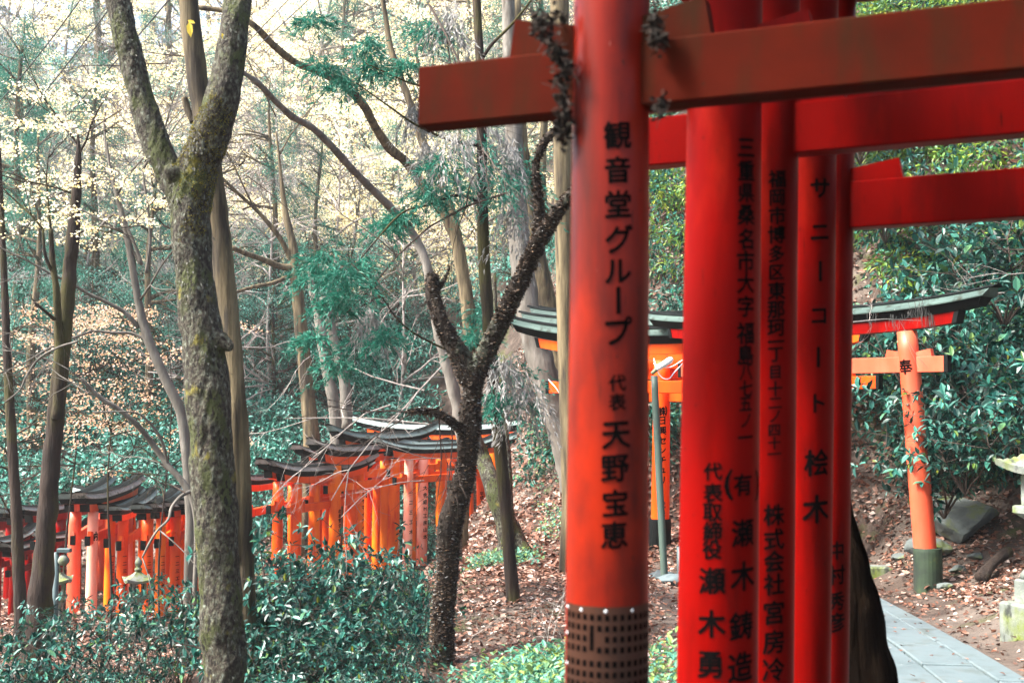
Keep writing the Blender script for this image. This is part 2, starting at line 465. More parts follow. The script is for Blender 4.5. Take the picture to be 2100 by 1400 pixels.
M['white'] = surf('white_plastic', [(0.3, (0.66, 0.68, 0.70)), (0.7, (0.78, 0.80, 0.82))], 8, rough=.35, bump=0)
M['lime'] = leafmat('yellow_green_leaf', [(0.0, (0.02, 0.09, 0.03)), (0.4, (0.06, 0.18, 0.05)), (0.7, (0.20, 0.30, 0.03)), (1.0, (0.42, 0.38, 0.04))], rough=.4, trans=.35, spec=.4)
M['dimstem'] = surf('dim_stem', [(0.3, (0.02, 0.02, 0.018)), (0.7, (0.09, 0.095, 0.09))], 20, rough=.9, bump=0)
M['yellow'] = leafmat('bright_yellow_leaf', [(0.0, (0.60, 0.42, 0.03)), (1.0, (0.80, 0.66, 0.10))], trans=.45, rough=.5)

# ------------------------------------------------------------------ terrain
PATH = np.array([(-0.8, -1.5), (0.2, 1.0), (1.0, 2.7), (1.85, 4.3), (2.35, 7.0), (2.85, 11.5), (3.05, 14.2)])


def _c(px, py, Y):
    p = W(px, py, Y)
    return (p.x, p.y, p.z - EYE)


CTRL = [(0, 0, -1.6), (-3, 2, -1.7), (3, 2, -1.6), (3, 7, -1.68), (1.2, 7, -1.72), (4.1, 12, -1.93), (2.4, 12, -1.97), (1.9, 15, -2.15),
        (0.3, 16, -2.2), (0, 10, -1.98), (-1.6, 8, -2.25), (-4, 8, -2.5), (-4, 4, -2.1), (-8, 8, -2.8), (-7.7, 20, -3.85), (-12, 20, -4.0),
        (-4.5, 20, -3.75), (-5, 25, -3.8), (-12, 26, -4.0), (-3, 14, -3.2), (-7, 14, -3.3), (-2.2, 22, -3.75),
        _c(1100, 1300, 9.5), _c(1000, 1320, 9.5), _c(930, 1400, 8.5), _c(950, 1182, 14), _c(1060, 1142, 15.5), _c(1130, 1128, 16.5), _c(1000, 1160, 15),
        _c(900, 1190, 13), _c(985, 1150, 27.5), _c(900, 1160, 27), _c(1060, 1080, 19), _c(1100, 1000, 20), _c(1130, 880, 22), _c(1070, 900, 26.5),
        _c(1000, 960, 29), _c(940, 1010, 29.5), _c(900, 950, 31), _c(800, 900, 32), _c(600, 900, 31), _c(300, 960, 29), _c(100, 980, 29),
        _c(1150, 560, 27), _c(1000, 640, 36), _c(600, 650, 42), _c(200, 700, 40), _c(1000, 330, 52), _c(600, 330, 60), _c(200, 400, 58),
        _c(600, 120, 76), _c(0, 220, 78), _c(1100, 60, 70), _c(-600, 500, 60), _c(-600, 900, 30),
        (3, 17.5, -1.0), (3.6, 19, 1.2), (5.2, 15.2, -0.6), (5.6, 17, 2.0), (7, 14, 0.6), (8.2, 12, 0.6), (5.7, 12, -1.5), (5.0, 13.5, -1.45),
        (2.6, 22, 3.5), (8, 20, 6.5), (11, 12, 3.5), (12, 30, 14), (5, 30, 10), (25, 60, 30), (-40, 60, 10), (-30, 40, 2), (-30, 20, -4),
        (-14, 4, -2.8), (10, 0, -1), (10, 5, -.2), (3.8, 8.6, -1.68), (5, 9, -1.4), (6.5, 9, -.6), (20, 5, 3), (30, 30, 14), (-40, 95, 24), (0, 100, 40), (40, 95, 42),
        (0, -20, -1.5), (-30, -20, -3), (30, -20, -1), (30, 10, 5), (-40, 0, -4)]
CTRL = np.array(CTRL, dtype=float)


def _tps(r2):
    return np.where(r2 > 1e-9, 0.5 * r2 * np.log(np.maximum(r2, 1e-9)), 0)


_n = len(CTRL)
_A = np.zeros((_n + 3, _n + 3))
_d = CTRL[:, None, :2] - CTRL[None, :, :2]
_A[:_n, :_n] = _tps((_d ** 2).sum(-1)) + np.eye(_n) * 0.6
_A[:_n, _n] = 1
_A[:_n, _n + 1:] = CTRL[:, :2]
_A[_n, :_n] = 1
_A[_n + 1:, :_n] = CTRL[:, :2].T
_w = np.linalg.solve(_A, np.concatenate([CTRL[:, 2], np.zeros(3)]))


def _rbf(XY):
    out = np.empty(len(XY))
    for a in range(0, len(XY), 20000):
        q = XY[a:a + 20000]
        d = q[:, None, :] - CTRL[None, :, :2]
        out[a:a + 20000] = _tps((d ** 2).sum(-1)) @ _w[:_n] + _w[_n] + q @ _w[_n + 1:]
    return out + EYE


PC = spline(PATH, 14)
PS = np.concatenate([[0], np.cumsum(np.linalg.norm(np.diff(PC, axis=0), axis=1))])
PH = _rbf(PC)
PH = np.convolve(np.pad(PH, 6, mode='edge'), np.ones(13) / 13, 'valid')


def path_dist(XY):
    d = ((XY[:, None, :] - PC[None]) ** 2).sum(-1)
    i = d.argmin(1)
    return np.sqrt(d[np.arange(len(XY)), i]), PH[i]


def H(x, y):
    XY = np.stack([np.atleast_1d(x), np.atleast_1d(y)], -1).astype(float)
    z = _rbf(XY)
    near = XY[:, 1] < 22
    if near.any():
        dd, ph = path_dist(XY[near])
        w = np.clip(1 - (dd - 0.95) / 0.7, 0, 1)
        w = w * w * (3 - 2 * w)
        z[near] = z[near] * (1 - w) + (ph - 0.05) * w
    return z


def h1(x, y):
    return float(H(x, y)[0])


gx = np.concatenate([np.arange(-60, -14, 1.6), np.arange(-14, 12, 0.22), np.arange(12, 62, 1.6)])
gy = np.concatenate([np.arange(-20, 1, 1.2), np.arange(1, 34, 0.22), np.arange(34, 112, 1.3)])
GX, GY = np.meshgrid(gx, gy)
GZ = H(GX.ravel(), GY.ravel())
gp = np.stack([GX.ravel(), GY.ravel(), GZ], -1)
gd, _ = path_dist(gp[:, :2])
gp[:, 2] += (0.05 * fnoise(gp * [1, 1, 0], 1.1) + 0.02 * fnoise(gp * [1, 1, 0], 4.3)) * np.clip((gd - 1.0) / .6, 0, 1)
nx, ny = len(gx), len(gy)
ii = np.arange(ny - 1)[:, None] * nx + np.arange(nx - 1)[None, :]
GF = np.stack([ii, ii + 1, ii + nx + 1, ii + nx], -1).reshape(-1, 4)
o = Geo().add(gp, GF).build('ground', M['soil'], smooth=True)
tag(o, kind='structure')

# stone path: real slabs laid edge to edge along the centre line
pg = Geo()
prs = np.random.default_rng(3)


def path_pt(s, t, dz=0.0):
    i = min(max(int(np.searchsorted(PS, s)) - 1, 0), len(PS) - 2)
    f = (s - PS[i]) / (PS[i + 1] - PS[i])
    c = PC[i] * (1 - f) + PC[i + 1] * f
    d = PC[i + 1] - PC[i]
    d = d / np.linalg.norm(d)
    n = np.array([d[1], -d[0]])
    q = c + n * t
    return (q[0], q[1], PH[i] * (1 - f) + PH[i + 1] * f + dz)


def slab(s0, s1, t0, t1, dz):
    b, V = 0.007, []
    for (k, ins, z) in ((0, 0.0, -0.12), (1, 0.0, dz - .008), (2, .010, dz)):
        for (s, t) in ((s0 + b + ins, t0 + b + ins), (s1 - b - ins, t0 + b + ins), (s1 - b - ins, t1 - b - ins), (s0 + b + ins, t1 - b - ins)):
            V.append(path_pt(s, t, z))
    F = [(8, 9, 10, 11)]
    for k in (0, 4):
        for j in range(4):
            F.append((k + j, k + (j + 1) % 4, k + 4 + (j + 1) % 4, k + 4 + j))
    pg.add(V, np.array(F))


for t0, t1, ln in ((-.82, -.62, 1.5), (-.62, -.18, .85), (-.18, .26, .95), (.26, .60, .8), (.60, .80, 1.6)):
    s = prs.uniform(0, .5)
    while s < PS[-1] - 1.2:
        e = s + ln * prs.uniform(.75, 1.25)
        slab(s, min(e, PS[-1] - .1), t0, t1, prs.uniform(.010, .020))
        s = e
o = pg.build('path', M['slab'])
tag(o, kind='structure')

# ------------------------------------------------------------------ lettering
_gl = {}


def glyph(ch, fat=0.0):
    """flat outline of one character, em height 1, centred on its box; (V2, faces)"""
    if ch in _gl:
        return _gl[ch]
    rot = ch == 'ー'
    cu = bpy.data.curves.new('glyph', 'FONT')
    cu.body = ch
    cu.size = 1.0
    cu.resolution_u = 2
    cu.offset = fat
    ob = bpy.data.objects.new('glyph', cu)
    COL.objects.link(ob)
    dg = bpy.context.evaluated_depsgraph_get()
    me = bpy.data.meshes.new_from_object(ob.evaluated_get(dg))
    bm = bmesh.new()
    bm.from_mesh(me)
    bpy.data.objects.remove(ob)
    bpy.data.curves.remove(cu)
    bpy.data.meshes.remove(me)
    if len(bm.verts):
        xs = [v.co.x for v in bm.verts]
        ys = [v.co.y for v in bm.verts]
        cx, cy = (min(xs) + max(xs)) / 2, (min(ys) + max(ys)) / 2
        for v in bm.verts:
            x, y = v.co.x - cx, v.co.y - cy
            if rot:
                x, y = y, -x
            v.co = (x + y * -0.02, y + x * 0.06, 0)      # the slight rise of brush strokes
        x = -0.6
        while x < 0.6:
            bmesh.ops.bisect_plane(bm, geom=bm.verts[:] + bm.edges[:] + bm.faces[:], plane_co=(x, 0, 0), plane_no=(1, 0, 0))
            x += 0.12
        bmesh.ops.triangulate(bm, faces=bm.faces[:])
    bm.verts.index_update()
    V = np.array([v.co[:2] for v in bm.verts]).reshape(-1, 2)
    F = np.array([[v.index for v in f.verts] for f in bm.faces])
    bm.free()
    _gl[ch] = (V, F)
    return V, F


def axis_at(B, T, z):
    f = (z - B.z) / (T.z - B.z)
    return B.x + (T.x - B.x) * f, B.y + (T.y - B.y) * f, f


def letters(root, B, T, r0, r1, items, parent, mat='ink', name='lettering', proud=0.0016, fat=1.08):
    """items: (character, px, py, size in px): painted where the photograph shows it on the pillar from B to T"""
    g = Geo()
    for ch, px, py, sz in items:
        d = (W(px, py, 1.0) - Vector((0, 0, EYE)))
        z = EYE + d.z * B.y * .97
        for _ in range(3):
            cx, cy, f = axis_at(B, T, z)
            r = r0 + (r1 - r0) * f
            a, b, c = d.x ** 2 + d.y ** 2, -2 * (d.x * cx + d.y * cy), cx * cx + cy * cy - r * r
            disc = b * b - 4 * a * c
            t = (-b - math.sqrt(disc)) / (2 * a) if disc > 0 else -b / (2 * a)
            z = EYE + d.z * t
        al = math.atan2(d.x * t - cx, -(d.y * t - cy))
        size = sz * t / FPX
        V2, F = glyph(ch)
        if not len(F):
            continue
        k = .027
        for q, (ox, oy) in enumerate(((0, 0), (k, k * .4), (-k, -k * .4), (k * .3, -k), (-k * .3, k))):   # overlapping coats thicken the strokes
            P = np.zeros((len(V2), 3))
            ang = al + (V2[:, 0] + ox) * size * fat / r
            zz = z + (V2[:, 1] + oy) * size * fat
            ff = (zz - B.z) / (T.z - B.z)
            rr = r0 + (r1 - r0) * ff + proud + q * proud * .12
            P[:, 0] = B.x + (T.x - B.x) * ff + rr * np.sin(ang)
            P[:, 1] = B.y + (T.y - B.y) * ff - rr * np.cos(ang)
            P[:, 2] = zz
            g.add(localise(root, P), F)
    if g.n:
        return g.build(name, M[mat], parent)


def column(chars, px, y0, y1, sz, lean=0.0):
    n = len(chars)
    return [(c, px + lean * i, y0 + (y1 - y0) * i / max(n - 1, 1), sz) for i, c in enumerate(chars) if c != ' ']


# ------------------------------------------------------------------ torii gates
GR_FAR = None


def torii(label, PL, PR, zn, r=.115, group=None, hb=2.2, nt=.155, nd=.075, stub=.50, up=.40, sh=.13, kover=.90, ked=.17, curve=.17,
          caps=True, foot=.22, mats=('red', 'red', 'red', 'roof'), lean=.02, text=(), detail=1, mat_r=None, footmat='black', wedge=.15, nstub=None, wl=1.0, sag=0.0):
    """PL, PR: (x, y) of the pillars at beam height; zn: world z of the tie beam's centre; hb: height of that beam over the ground"""
    PL, PR = Vector((PL[0], PL[1], 0)), Vector((PR[0], PR[1], 0))
    d = PR - PL
    span = d.length
    th = math.atan2(d.y, d.x)
    mid = (PL + PR) / 2
    zb = zn - hb
    root = empty('torii_gate', (mid.x, mid.y, zb), th)
    tag(root, label, 'torii gate', group)
    mp, mt, ms, mr = [M[m] for m in mats]
    h = span / 2
    top = hb + nt / 2 + up
    seg = 40 if detail > 1 else 20
    out = {}
    for sgn, key in ((-1, 'L'), (1, 'R')):
        xb, xt = sgn * (h + lean * hb), sgn * (h - lean * (top - hb))
        n = 14
        zz = np.linspace(-.02, top, n)
        P = np.stack([xb + (xt - xb) * (zz / top), np.zeros(n), zz], -1)
        rr = r * (1.04 - .12 * zz / top)
        V, F = tube(P, rr, seg)
        m = mp if not (mat_r and key == 'L') else M[mat_r]
        po = Geo().add(V, F).build('pillar', m, root, smooth=True)
        out[key] = (po, xb, xt, r * 1.04, r * .92)
        if foot:
            V, F = lathe([(r * 1.12, -.55), (r * 1.30, -.5), (r * 1.28, foot - .03), (r * 1.24, foot), (r * 1.06, foot + .002)], 24)
            V = V + np.array([xb, 0, 0])
            Geo().add(V, F).build('footing', M[footmat], root, smooth=False)
    st = stub
    V, F = bevel_box(-h - st, h + st, -nd / 2, nd / 2, hb - nt / 2, hb + nt / 2, .005 if detail > 1 else .008, 6)
    Geo().add(V, F).build('tie_beam', mt, root)
    if caps:
        for s in (-1, 1):
            V, F = bevel_box(s * (h + st) - .022, s * (h + st) + .022, -nd / 2 - .006, nd / 2 + .006, hb - nt / 2 - .006, hb + nt / 2 + .006, .004)
            Geo().add(V, F).build('end_cap', M['black'], root)
    # wedges that lock the tie beam, both sides of each pillar
    for s in (-1, 1):
        xp = s * h
        for q in (-1, 1):
            a, b = xp + q * r * .80, xp + q * (r + wedge)
            z0 = hb + nt / 2 + .001
            z1a, z1b = z0 + .050 * wl, z0 + .078 * wl
            b2 = b - q * .015
            y0, y1 = -nd * .42, nd * .42
            V = [(a, y0, z0), (b, y0, z0), (b2, y0, z1b), (a, y0, z1a), (a, y1, z0), (b, y1, z0), (b2, y1, z1b), (a, y1, z1a)]
            F = np.array([(0, 1, 2, 3), (7, 6, 5, 4), (0, 4, 5, 1), (1, 5, 6, 2), (2, 6, 7, 3), (3, 7, 4, 0)])
            if q < 0:
                F = F[:, ::-1]
            Geo().add(V, F).build('wedge', mt, root)
    # upper lintel (red) and roof lintel (black) with its curved boards
    hk = h + kover
    cur = lambda x: curve * (abs(x) / hk) ** 3.2
    xs = np.linspace(-h - kover * .66, h + kover * .66, 15)
    V, F = sweep_x([(-.07, 0), (.07, 0), (.07, sh), (-.07, sh)], xs, lambda x: top - .01 + cur(x), lambda x: .25 * np.sign(x))
    Geo().add(V, F).build('lower_lintel', ms, root)
    if caps:
        for s in (-1, 1):
            x = s * (h + kover * .66)
            V, F = sweep_x([(-.078, -.004), (.078, -.004), (.078, sh), (-.078, sh)], np.array([x - .02 if s > 0 else x - .03, x + .03 if s > 0 else x + .02]),
                           lambda q: top - .01 + cur(q), lambda q: .25 * np.sign(q))
            Geo().add(V, F).build('end_cap', M['black'], root)
    z1 = top - .01 + sh + .001
    xs = np.linspace(-hk, hk, 25)
    sl = lambda x: .55 * np.sign(x) * min(1, (abs(x) / hk) ** 4)
    k1 = ked * .50
    V, F = sweep_x([(-.085, 0), (.085, 0), (.125, k1), (-.125, k1)], xs, lambda x: z1 + cur(x), sl)
    ka = Geo().add(V, F).build('roof_lintel', M['black'], root)
    xs2 = np.linspace(-hk - .03, hk + .03, 25)
    V, F = sweep_x([(-.155, k1 + .001), (.155, k1 + .001), (.155, k1 + .014), (.085, ked), (-.085, ked), (-.155, k1 + .014)], xs2, lambda x: z1 + cur(x), sl)
    Geo().add(V, F).build('roof_board', mr, ka)
    xs3 = np.linspace(-hk - .07, hk + .07, 25)
    V, F = sweep_x([(-.105, ked + .001), (.105, ked + .001), (.02, ked + .034), (-.02, ked + .034)], xs3, lambda x: z1 + cur(x), sl)
    Geo().add(V, F).build('ridge_board', M['black'], ka)
    # writing
    Rm = Matrix.Translation(root.location) @ Matrix.Rotation(th, 4, 'Z')
    for key, items in text:
        po, xb, xt, r0, r1 = out[key]
        B = Rm @ Vector((xb, 0, 0))
        T = Rm @ Vector((xt, 0, top))
        letters(root, B, T, r0, r1, items, po, proud=.0016 if detail > 1 else .004)
    root['_h'] = 0
    del root['_h']
    return root, out, Rm, top


def gate_px(label, l, r_, pyn, **kw):
    """l, r_: (px, distance) of the two pillars at the tie beam; pyn: pixel row of the beam's centre at the left pillar"""
    a = W(l[0], pyn, l[1])
    b = W(r_[0], pyn, r_[1])
    return torii(label, (a.x, a.y), (b.x, b.y), a.z, **kw)


# ---- the near row, seen from outside on its left
NEAR = 'torii gates standing closely beside the stone path in the foreground'
t1L = W(1253, 166, 2.93)
th1 = R(-21)
sp = 1.62
t1R = (t1L.x + sp * math.cos(th1), t1L.y + sp * math.sin(th1))
txt1 = [('観', 1267, 277, 56), ('音', 1267, 348, 54), ('堂', 1268, 418, 56), ('グ', 1270, 490, 58), ('ル', 1268, 556, 56), ('ー', 1268, 616, 62), ('プ', 1270, 678, 60),
        ('代', 1266, 785, 34), ('表', 1266, 824, 34), ('天', 1264, 892, 58), ('野', 1262, 960, 56), ('宝', 1262, 1030, 54), ('恵', 1260, 1096, 54)]
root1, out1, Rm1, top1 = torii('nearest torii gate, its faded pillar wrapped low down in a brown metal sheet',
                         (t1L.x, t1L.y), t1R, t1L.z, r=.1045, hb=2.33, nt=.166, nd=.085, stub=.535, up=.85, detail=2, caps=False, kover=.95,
                         mats=('red_faded_shaded', 'beam_dirty_shaded', 'red_shaded', 'roof'), text=[('L', txt1)], lean=.013, group=NEAR, wl=1.25, wedge=.165)
# the riveted sheet with its printed squares wraps the lower part of the nearest pillar
po, xb, xt, r0, r1 = out1['L']
B1, T1 = Rm1 @ Vector((xb, 0, 0)), Rm1 @ Vector((xt, 0, top1))
ztop = W(1255, 1243, 2.84).z
face = -math.atan2(B1.x, B1.y)
arc0, arc1 = face - 1.18, face + 1.40
g = Geo()
na, nz = 40, 8
Vp = []
for off in (.0030, .0008):
    for k in range(nz + 1):
        z = ztop - .62 * k / nz
        f = (z - B1.z) / (T1.z - B1.z)
        rr = r0 + (r1 - r0) * f + off
        for a in np.linspace(arc0, arc1, na):
            Vp.append((B1.x + (T1.x - B1.x) * f + rr * math.sin(a), B1.y + (T1.y - B1.y) * f - rr * math.cos(a), z))
ix = np.arange(nz)[:, None] * na + np.arange(na - 1)[None, :]
F = np.stack([ix, ix + na, ix + na + 1, ix + 1], -1).reshape(-1, 4)
plate = g.add(localise(root1, Vp), [F, F[:, ::-1] + (nz + 1) * na]).build('metal_sheet', M['copper'], po, smooth=True)
gh, gr_ = Geo(), Geo()


def on_pillar(a, z, off):
    f = (z - B1.z) / (T1.z - B1.z)
    rr = r0 + (r1 - r0) * f + off
    return (B1.x + (T1.x - B1.x) * f + rr * math.sin(a), B1.y + (T1.y - B1.y) * f - rr * math.cos(a), z)


zr = ztop - .026
row = 0
while zr > ztop - .60:
    for k in range(16):
        a = arc0 + .13 + k * .176
        if a > arc1 - .05:
            break
        hh = .0074
        if row in (2, 3) and k == 4:
            hh = .018 if row == 2 else 0
        if row == 2 and k in (5,):
            continue
        if hh == 0:
            continue
        w = .050
        P = [on_pillar(a - w + 2 * w * i / 3, zr + (hh if j else -hh * (1.6 if hh > .01 else 1)), .0042) for j in (0, 1) for i in range(4)]
        gh.add(localise(root1, P), np.array([[i, i + 1, i + 5, i + 4] for i in range(3)]))
    zr -= .0262 if row != 3 and row != 7 else .034
    row += 1
gh.build('printed_square_grid', M['ink'], plate)
for a in (arc0 + .05, arc0 + .55, arc0 + 1.15, arc0 + 1.8):
    V, F = lathe([(.004, 0), (.003, .0015), (.001, .002)], 10)
    q = np.array(on_pillar(a, ztop - .010, .003))
    # rivet heads face outwards
    n = np.array([math.sin(a), -math.cos(a), 0])
    s = np.array([math.cos(a), math.sin(a), 0])
    Vw = q + V[:, :1] * s + V[:, 1:2] * np.array([0, 0, 1.0]) + V[:, 2:] * n
    gr_.add(localise(root1, Vw), F)
for z in (ztop - .075, ztop - .15, ztop - .25):
    a = arc0 + .04
    V, F = lathe([(.004, 0), (.003, .0015), (.001, .002)], 10)
    q = np.array(on_pillar(a, z, .003))
    n = np.array([math.sin(a), -math.cos(a), 0])
    s = np.array([math.cos(a), math.sin(a), 0])
    gr_.add(localise(root1, q + V[:, :1] * s + V[:, 1:2] * np.array([0, 0, 1.0]) + V[:, 2:] * n), F)
gr_.build('rivets', M['white'], plate)

txt2 = [('三', 1531, 303, 44), ('重', 1531, 350, 42), ('県', 1531, 396, 40), ('桑', 1531, 441, 42), ('名', 1530, 490, 42), ('市', 1530, 536, 44), ('大', 1530, 580, 42), ('字', 1530, 628, 42),
        ('福', 1530, 683, 44), ('島', 1530, 728, 42), ('八', 1530, 764, 32), ('七', 1530, 796, 34), ('五', 1529, 828, 32), ('ノ', 1529, 862, 32), ('一', 1529, 896, 38),
        ('有', 1524, 993, 44), ('(', 1494, 994, 60), (')', 1552, 994, 60),
        ('瀬', 1525, 1092, 54), ('木', 1525, 1180, 58), ('鋳', 1522, 1282, 56), ('造', 1520, 1366, 58),
        ('代', 1462, 966, 36), ('表', 1462, 1010, 38), ('取', 1461, 1050, 38), ('締', 1461, 1088, 38), ('役', 1460, 1126, 38), ('瀬', 1460, 1190, 52), ('木', 1459, 1278, 54), ('勇', 1455, 1362, 54)]
q = W(1486, 190, 3.32)
th = R(-22)
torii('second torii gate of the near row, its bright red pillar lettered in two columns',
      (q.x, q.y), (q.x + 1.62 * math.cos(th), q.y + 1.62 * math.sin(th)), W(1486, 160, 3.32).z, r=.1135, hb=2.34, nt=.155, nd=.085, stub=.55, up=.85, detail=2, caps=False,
      mats=('red_shaded', 'red_shaded', 'red_shaded', 'roof'), text=[('L', txt2)], lean=.022, group=NEAR, wl=1.1)
txt3 = [('福', 1594, 367, 36), ('岡', 1594, 405, 34), ('市', 1594, 442, 36), ('博', 1593, 481, 36), ('多', 1593, 520, 34), ('区', 1593, 558, 32), ('東', 1593, 596, 36), ('那', 1592, 635, 36),
        ('珂', 1592, 672, 36), ('一', 1592, 700, 34), ('丁', 1591, 727, 32), ('目', 1590, 763, 28), ('十', 1590, 797, 30), ('二', 1590, 826, 28), ('ノ', 1589, 853, 28), ('四', 1588, 882, 26),
        ('十', 1588, 908, 26), ('一', 1588, 930, 28),
        ('株', 1588, 1055, 42), ('式', 1588, 1105, 42), ('会', 1588, 1150, 42), ('社', 1588, 1197, 42), ('宮', 1588, 1255, 46), ('房', 1587, 1315, 46), ('冷', 1587, 1372, 46), ('機', 1587, 1425, 44)]
q = W(1576, 190, 3.72)
th = R(-24)
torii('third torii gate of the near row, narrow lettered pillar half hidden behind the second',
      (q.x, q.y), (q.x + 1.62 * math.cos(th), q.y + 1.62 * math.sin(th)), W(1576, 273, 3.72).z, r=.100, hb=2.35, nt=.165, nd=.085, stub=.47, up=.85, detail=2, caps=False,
      mats=('red_shaded', 'red_shaded', 'red_shaded', 'roof'), text=[('L', txt3)], lean=.025, group=NEAR)
txt4 = [('サ', 1683, 386, 44), ('ニ', 1682, 476, 44), ('ー', 1682, 556, 46), ('コ', 1680, 648, 40), ('ー', 1678, 732, 46), ('ト', 1680, 826, 42), ('桧', 1676, 948, 52), ('木', 1675, 1043, 56)]
q = W(1662, 190, 4.12)
th = R(-25)
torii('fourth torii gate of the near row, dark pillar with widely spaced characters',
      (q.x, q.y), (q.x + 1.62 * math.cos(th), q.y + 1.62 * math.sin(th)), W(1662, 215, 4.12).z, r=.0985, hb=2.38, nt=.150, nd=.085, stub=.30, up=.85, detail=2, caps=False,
      mats=('red_shaded', 'red_shaded', 'red_shaded', 'roof'), text=[('L', txt4)], lean=.029, group=NEAR)
txt5 = [('中', 1716, 1128, 36), ('村', 1716, 1178, 38), ('秀', 1716, 1232, 36), ('彦', 1716, 1275, 38)]
q = W(1697, 190, 4.55)
th = R(-26)
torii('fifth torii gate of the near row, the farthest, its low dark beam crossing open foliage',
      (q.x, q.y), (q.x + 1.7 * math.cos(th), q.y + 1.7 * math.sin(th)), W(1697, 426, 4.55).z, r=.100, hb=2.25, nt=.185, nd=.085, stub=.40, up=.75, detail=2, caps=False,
      mats=('red_shaded', 'red_shaded', 'red_shaded', 'roof'), text=[('L', txt5)], lean=.029, group=NEAR, wedge=.19)

# ---- the row beyond, facing the camera across the path
BEY = 'torii gates crossing the path beyond the near row'
gate_px('torii gate over the path whose salmon right pillar bears one black character', (1452, 14), (1866, 12), 758, r=.112, hb=2.30, nt=.165, stub=.42, up=.27,
        sh=.12, kover=.80, ked=.17, curve=.11, mats=('pink', 'pink', 'red_shaded', 'roof_green'), foot=.40, footmat='footing', text=[('R', [('奉', 1855, 752, 30)])], group=BEY, detail=2, lean=.07)
gate_px('torii gate just behind the salmon-pillared one, only its right beam ends showing', (1440, 15.6), (1715, 13.9), 789, r=.11, hb=2.25, stub=.60, up=.32, kover=.6,
        mats=('red', 'red', 'red', 'roof_green'), group=BEY)
gate_px('torii gate with the lowest, longest stepped roof end left of the nearest pillar', (1197, 15.2), (1475, 14.6), 794, r=.11, hb=2.25, nt=.16, stub=.50, up=.36, kover=.92, ked=.2,
        mats=('red', 'red', 'red', 'roof_green'), curve=.20, group=BEY)
tq = column('日興センチュリー', 1358, 862, 1005, 17) + [('㈱', 1358, 843, 20), ('代', 1358, 1035, 13), ('表', 1358, 1052, 13), ('博', 1358, 1078, 13), ('一', 1358, 1100, 12)]
gate_px('torii gate whose lettered orange pillar with a black foot stands behind the leaning steel pole', (1357, 15.9), (1600, 15.2), 812, r=.125, hb=2.28, nt=.16, up=.42, kover=.9, ked=.2, foot=.58,
        stub=.2, mats=('red', 'red', 'red', 'roof_green'), text=[('L', tq)], curve=.14, group=BEY)
for i, (pl, py, zz) in enumerate(((1222, 768, 16.4), (1236, 753, 16.9), (1256, 750, 17.4))):
    gate_px(['torii gate one step above the lowest roof end left of the nearest pillar', 'torii gate two steps above the lowest roof end left of the nearest pillar',
             'topmost of the stepped roof ends left of the nearest pillar'][i],
            (pl, zz), (pl + 235, zz - .6), py, r=.11, hb=2.3, stub=.5, up=.38, kover=.98, ked=.2, mats=('red', 'red', 'red', 'roof_green'), curve=.13, group=BEY)

# ---- the middle row climbing behind the shrubs
MID = 'torii gates climbing the valley behind the shrubs'
T_A = '平成十八年五月吉日建之'
T_B = 'マネヤマイアイヤ'
T_C = '一二三工木日'


def bigtext(s, px, y0, y1, sz):
    return column(s, px, y0, y1, sz)


gate_px('pale-roofed front gate of the middle row, standing astride the fungus-covered trunk', (868, 26.5), (987, 27.4), 975, r=.125, hb=2.2, nt=.18, stub=.60, up=.36,
        kover=1.06, ked=.22, curve=.20, mats=('red', 'red', 'red', 'roof'), mat_r='pale', foot=.15, footmat='footing', group=MID, detail=2,
        text=[('L', bigtext('大舎組M工房山本', 872, 1000, 1100, 9)), ('R', bigtext(T_A, 988, 1012, 1092, 8))])
gate_px('tallest torii gate at the back of the middle row, roof above all others', (800, 29.5), (1012, 28.4), 945, r=.14, hb=2.6, nt=.18, stub=.3, up=.42, kover=.95, ked=.26, curve=.22,
        sh=.19, mats=('orange', 'red', 'red', 'roof'), group=MID)
gate_px('torii gate with a tall bright yellow-orange pillar in the middle row', (737, 25), (842, 26.5), 972, r=.125, hb=2.3, nt=.17, stub=.46, up=.40, kover=.80, ked=.22, curve=.20, sh=.17,
        mats=('orange', 'orange', 'red', 'roof'), group=MID, detail=2, text=[('L', bigtext(T_B, 745, 1000, 1095, 9))])
gate_px('torii gate with a short upturned roof tip between two longer roofs of the middle row', (838, 25.0), (962, 26.6), 984, r=.105, hb=2.2, stub=.44, up=.36, kover=.85, curve=.20,
        mats=('red', 'red', 'red', 'roof'), mat_r='pale', group=MID, text=[('L', bigtext(T_C, 843, 1010, 1110, 9))])
gate_px('torii gate whose stout orange pillar stands left of two pale pillars in the middle row', (808, 26.0), (905, 28.5), 968, r=.145, hb=2.3, stub=.3, up=.22, kover=.5, curve=.14,
        mats=('orange', 'orange', 'red', 'roof'), group=MID)
gate_px('torii gate with a weathered roof left of the tall yellow-orange pillar', (688, 23.8), (790, 26), 1001, r=.125, hb=2.2, stub=.42, up=.40, kover=.88, curve=.20, ked=.22, sh=.16,
        mats=('orange', 'orange', 'red', 'roof_brown'), group=MID, detail=2, text=[('L', bigtext('㊞奉賛会山本', 697, 1048, 1095, 9))])
gate_px('torii gate with a dark roof tip at the back left of the middle row', (652, 24.6), (752, 27), 1002, r=.11, hb=2.2, stub=.42, up=.40, kover=.88, curve=.20,
        mats=('red', 'red', 'red', 'roof_brown'), group=MID)
gate_px('torii gate with a long grey roof behind the young leafy shoot in the middle row', (608, 22.6), (722, 24.6), 1044, r=.11, hb=2.2, stub=.44, up=.42, kover=.82, curve=.18, ked=.2,
        mats=('red', 'red', 'red', 'roof_brown'), group=MID)
gate_px('torii gate just right of the brown double trunk, its black beam end lowest', (570, 22.4), (668, 25), 1040, r=.11, hb=2.2, stub=.46, up=.42, kover=.72, curve=.18,
        mats=('red', 'red', 'red', 'roof_brown'), group=MID, detail=2, text=[('L', [('紋', 579, 1060, 10)])])
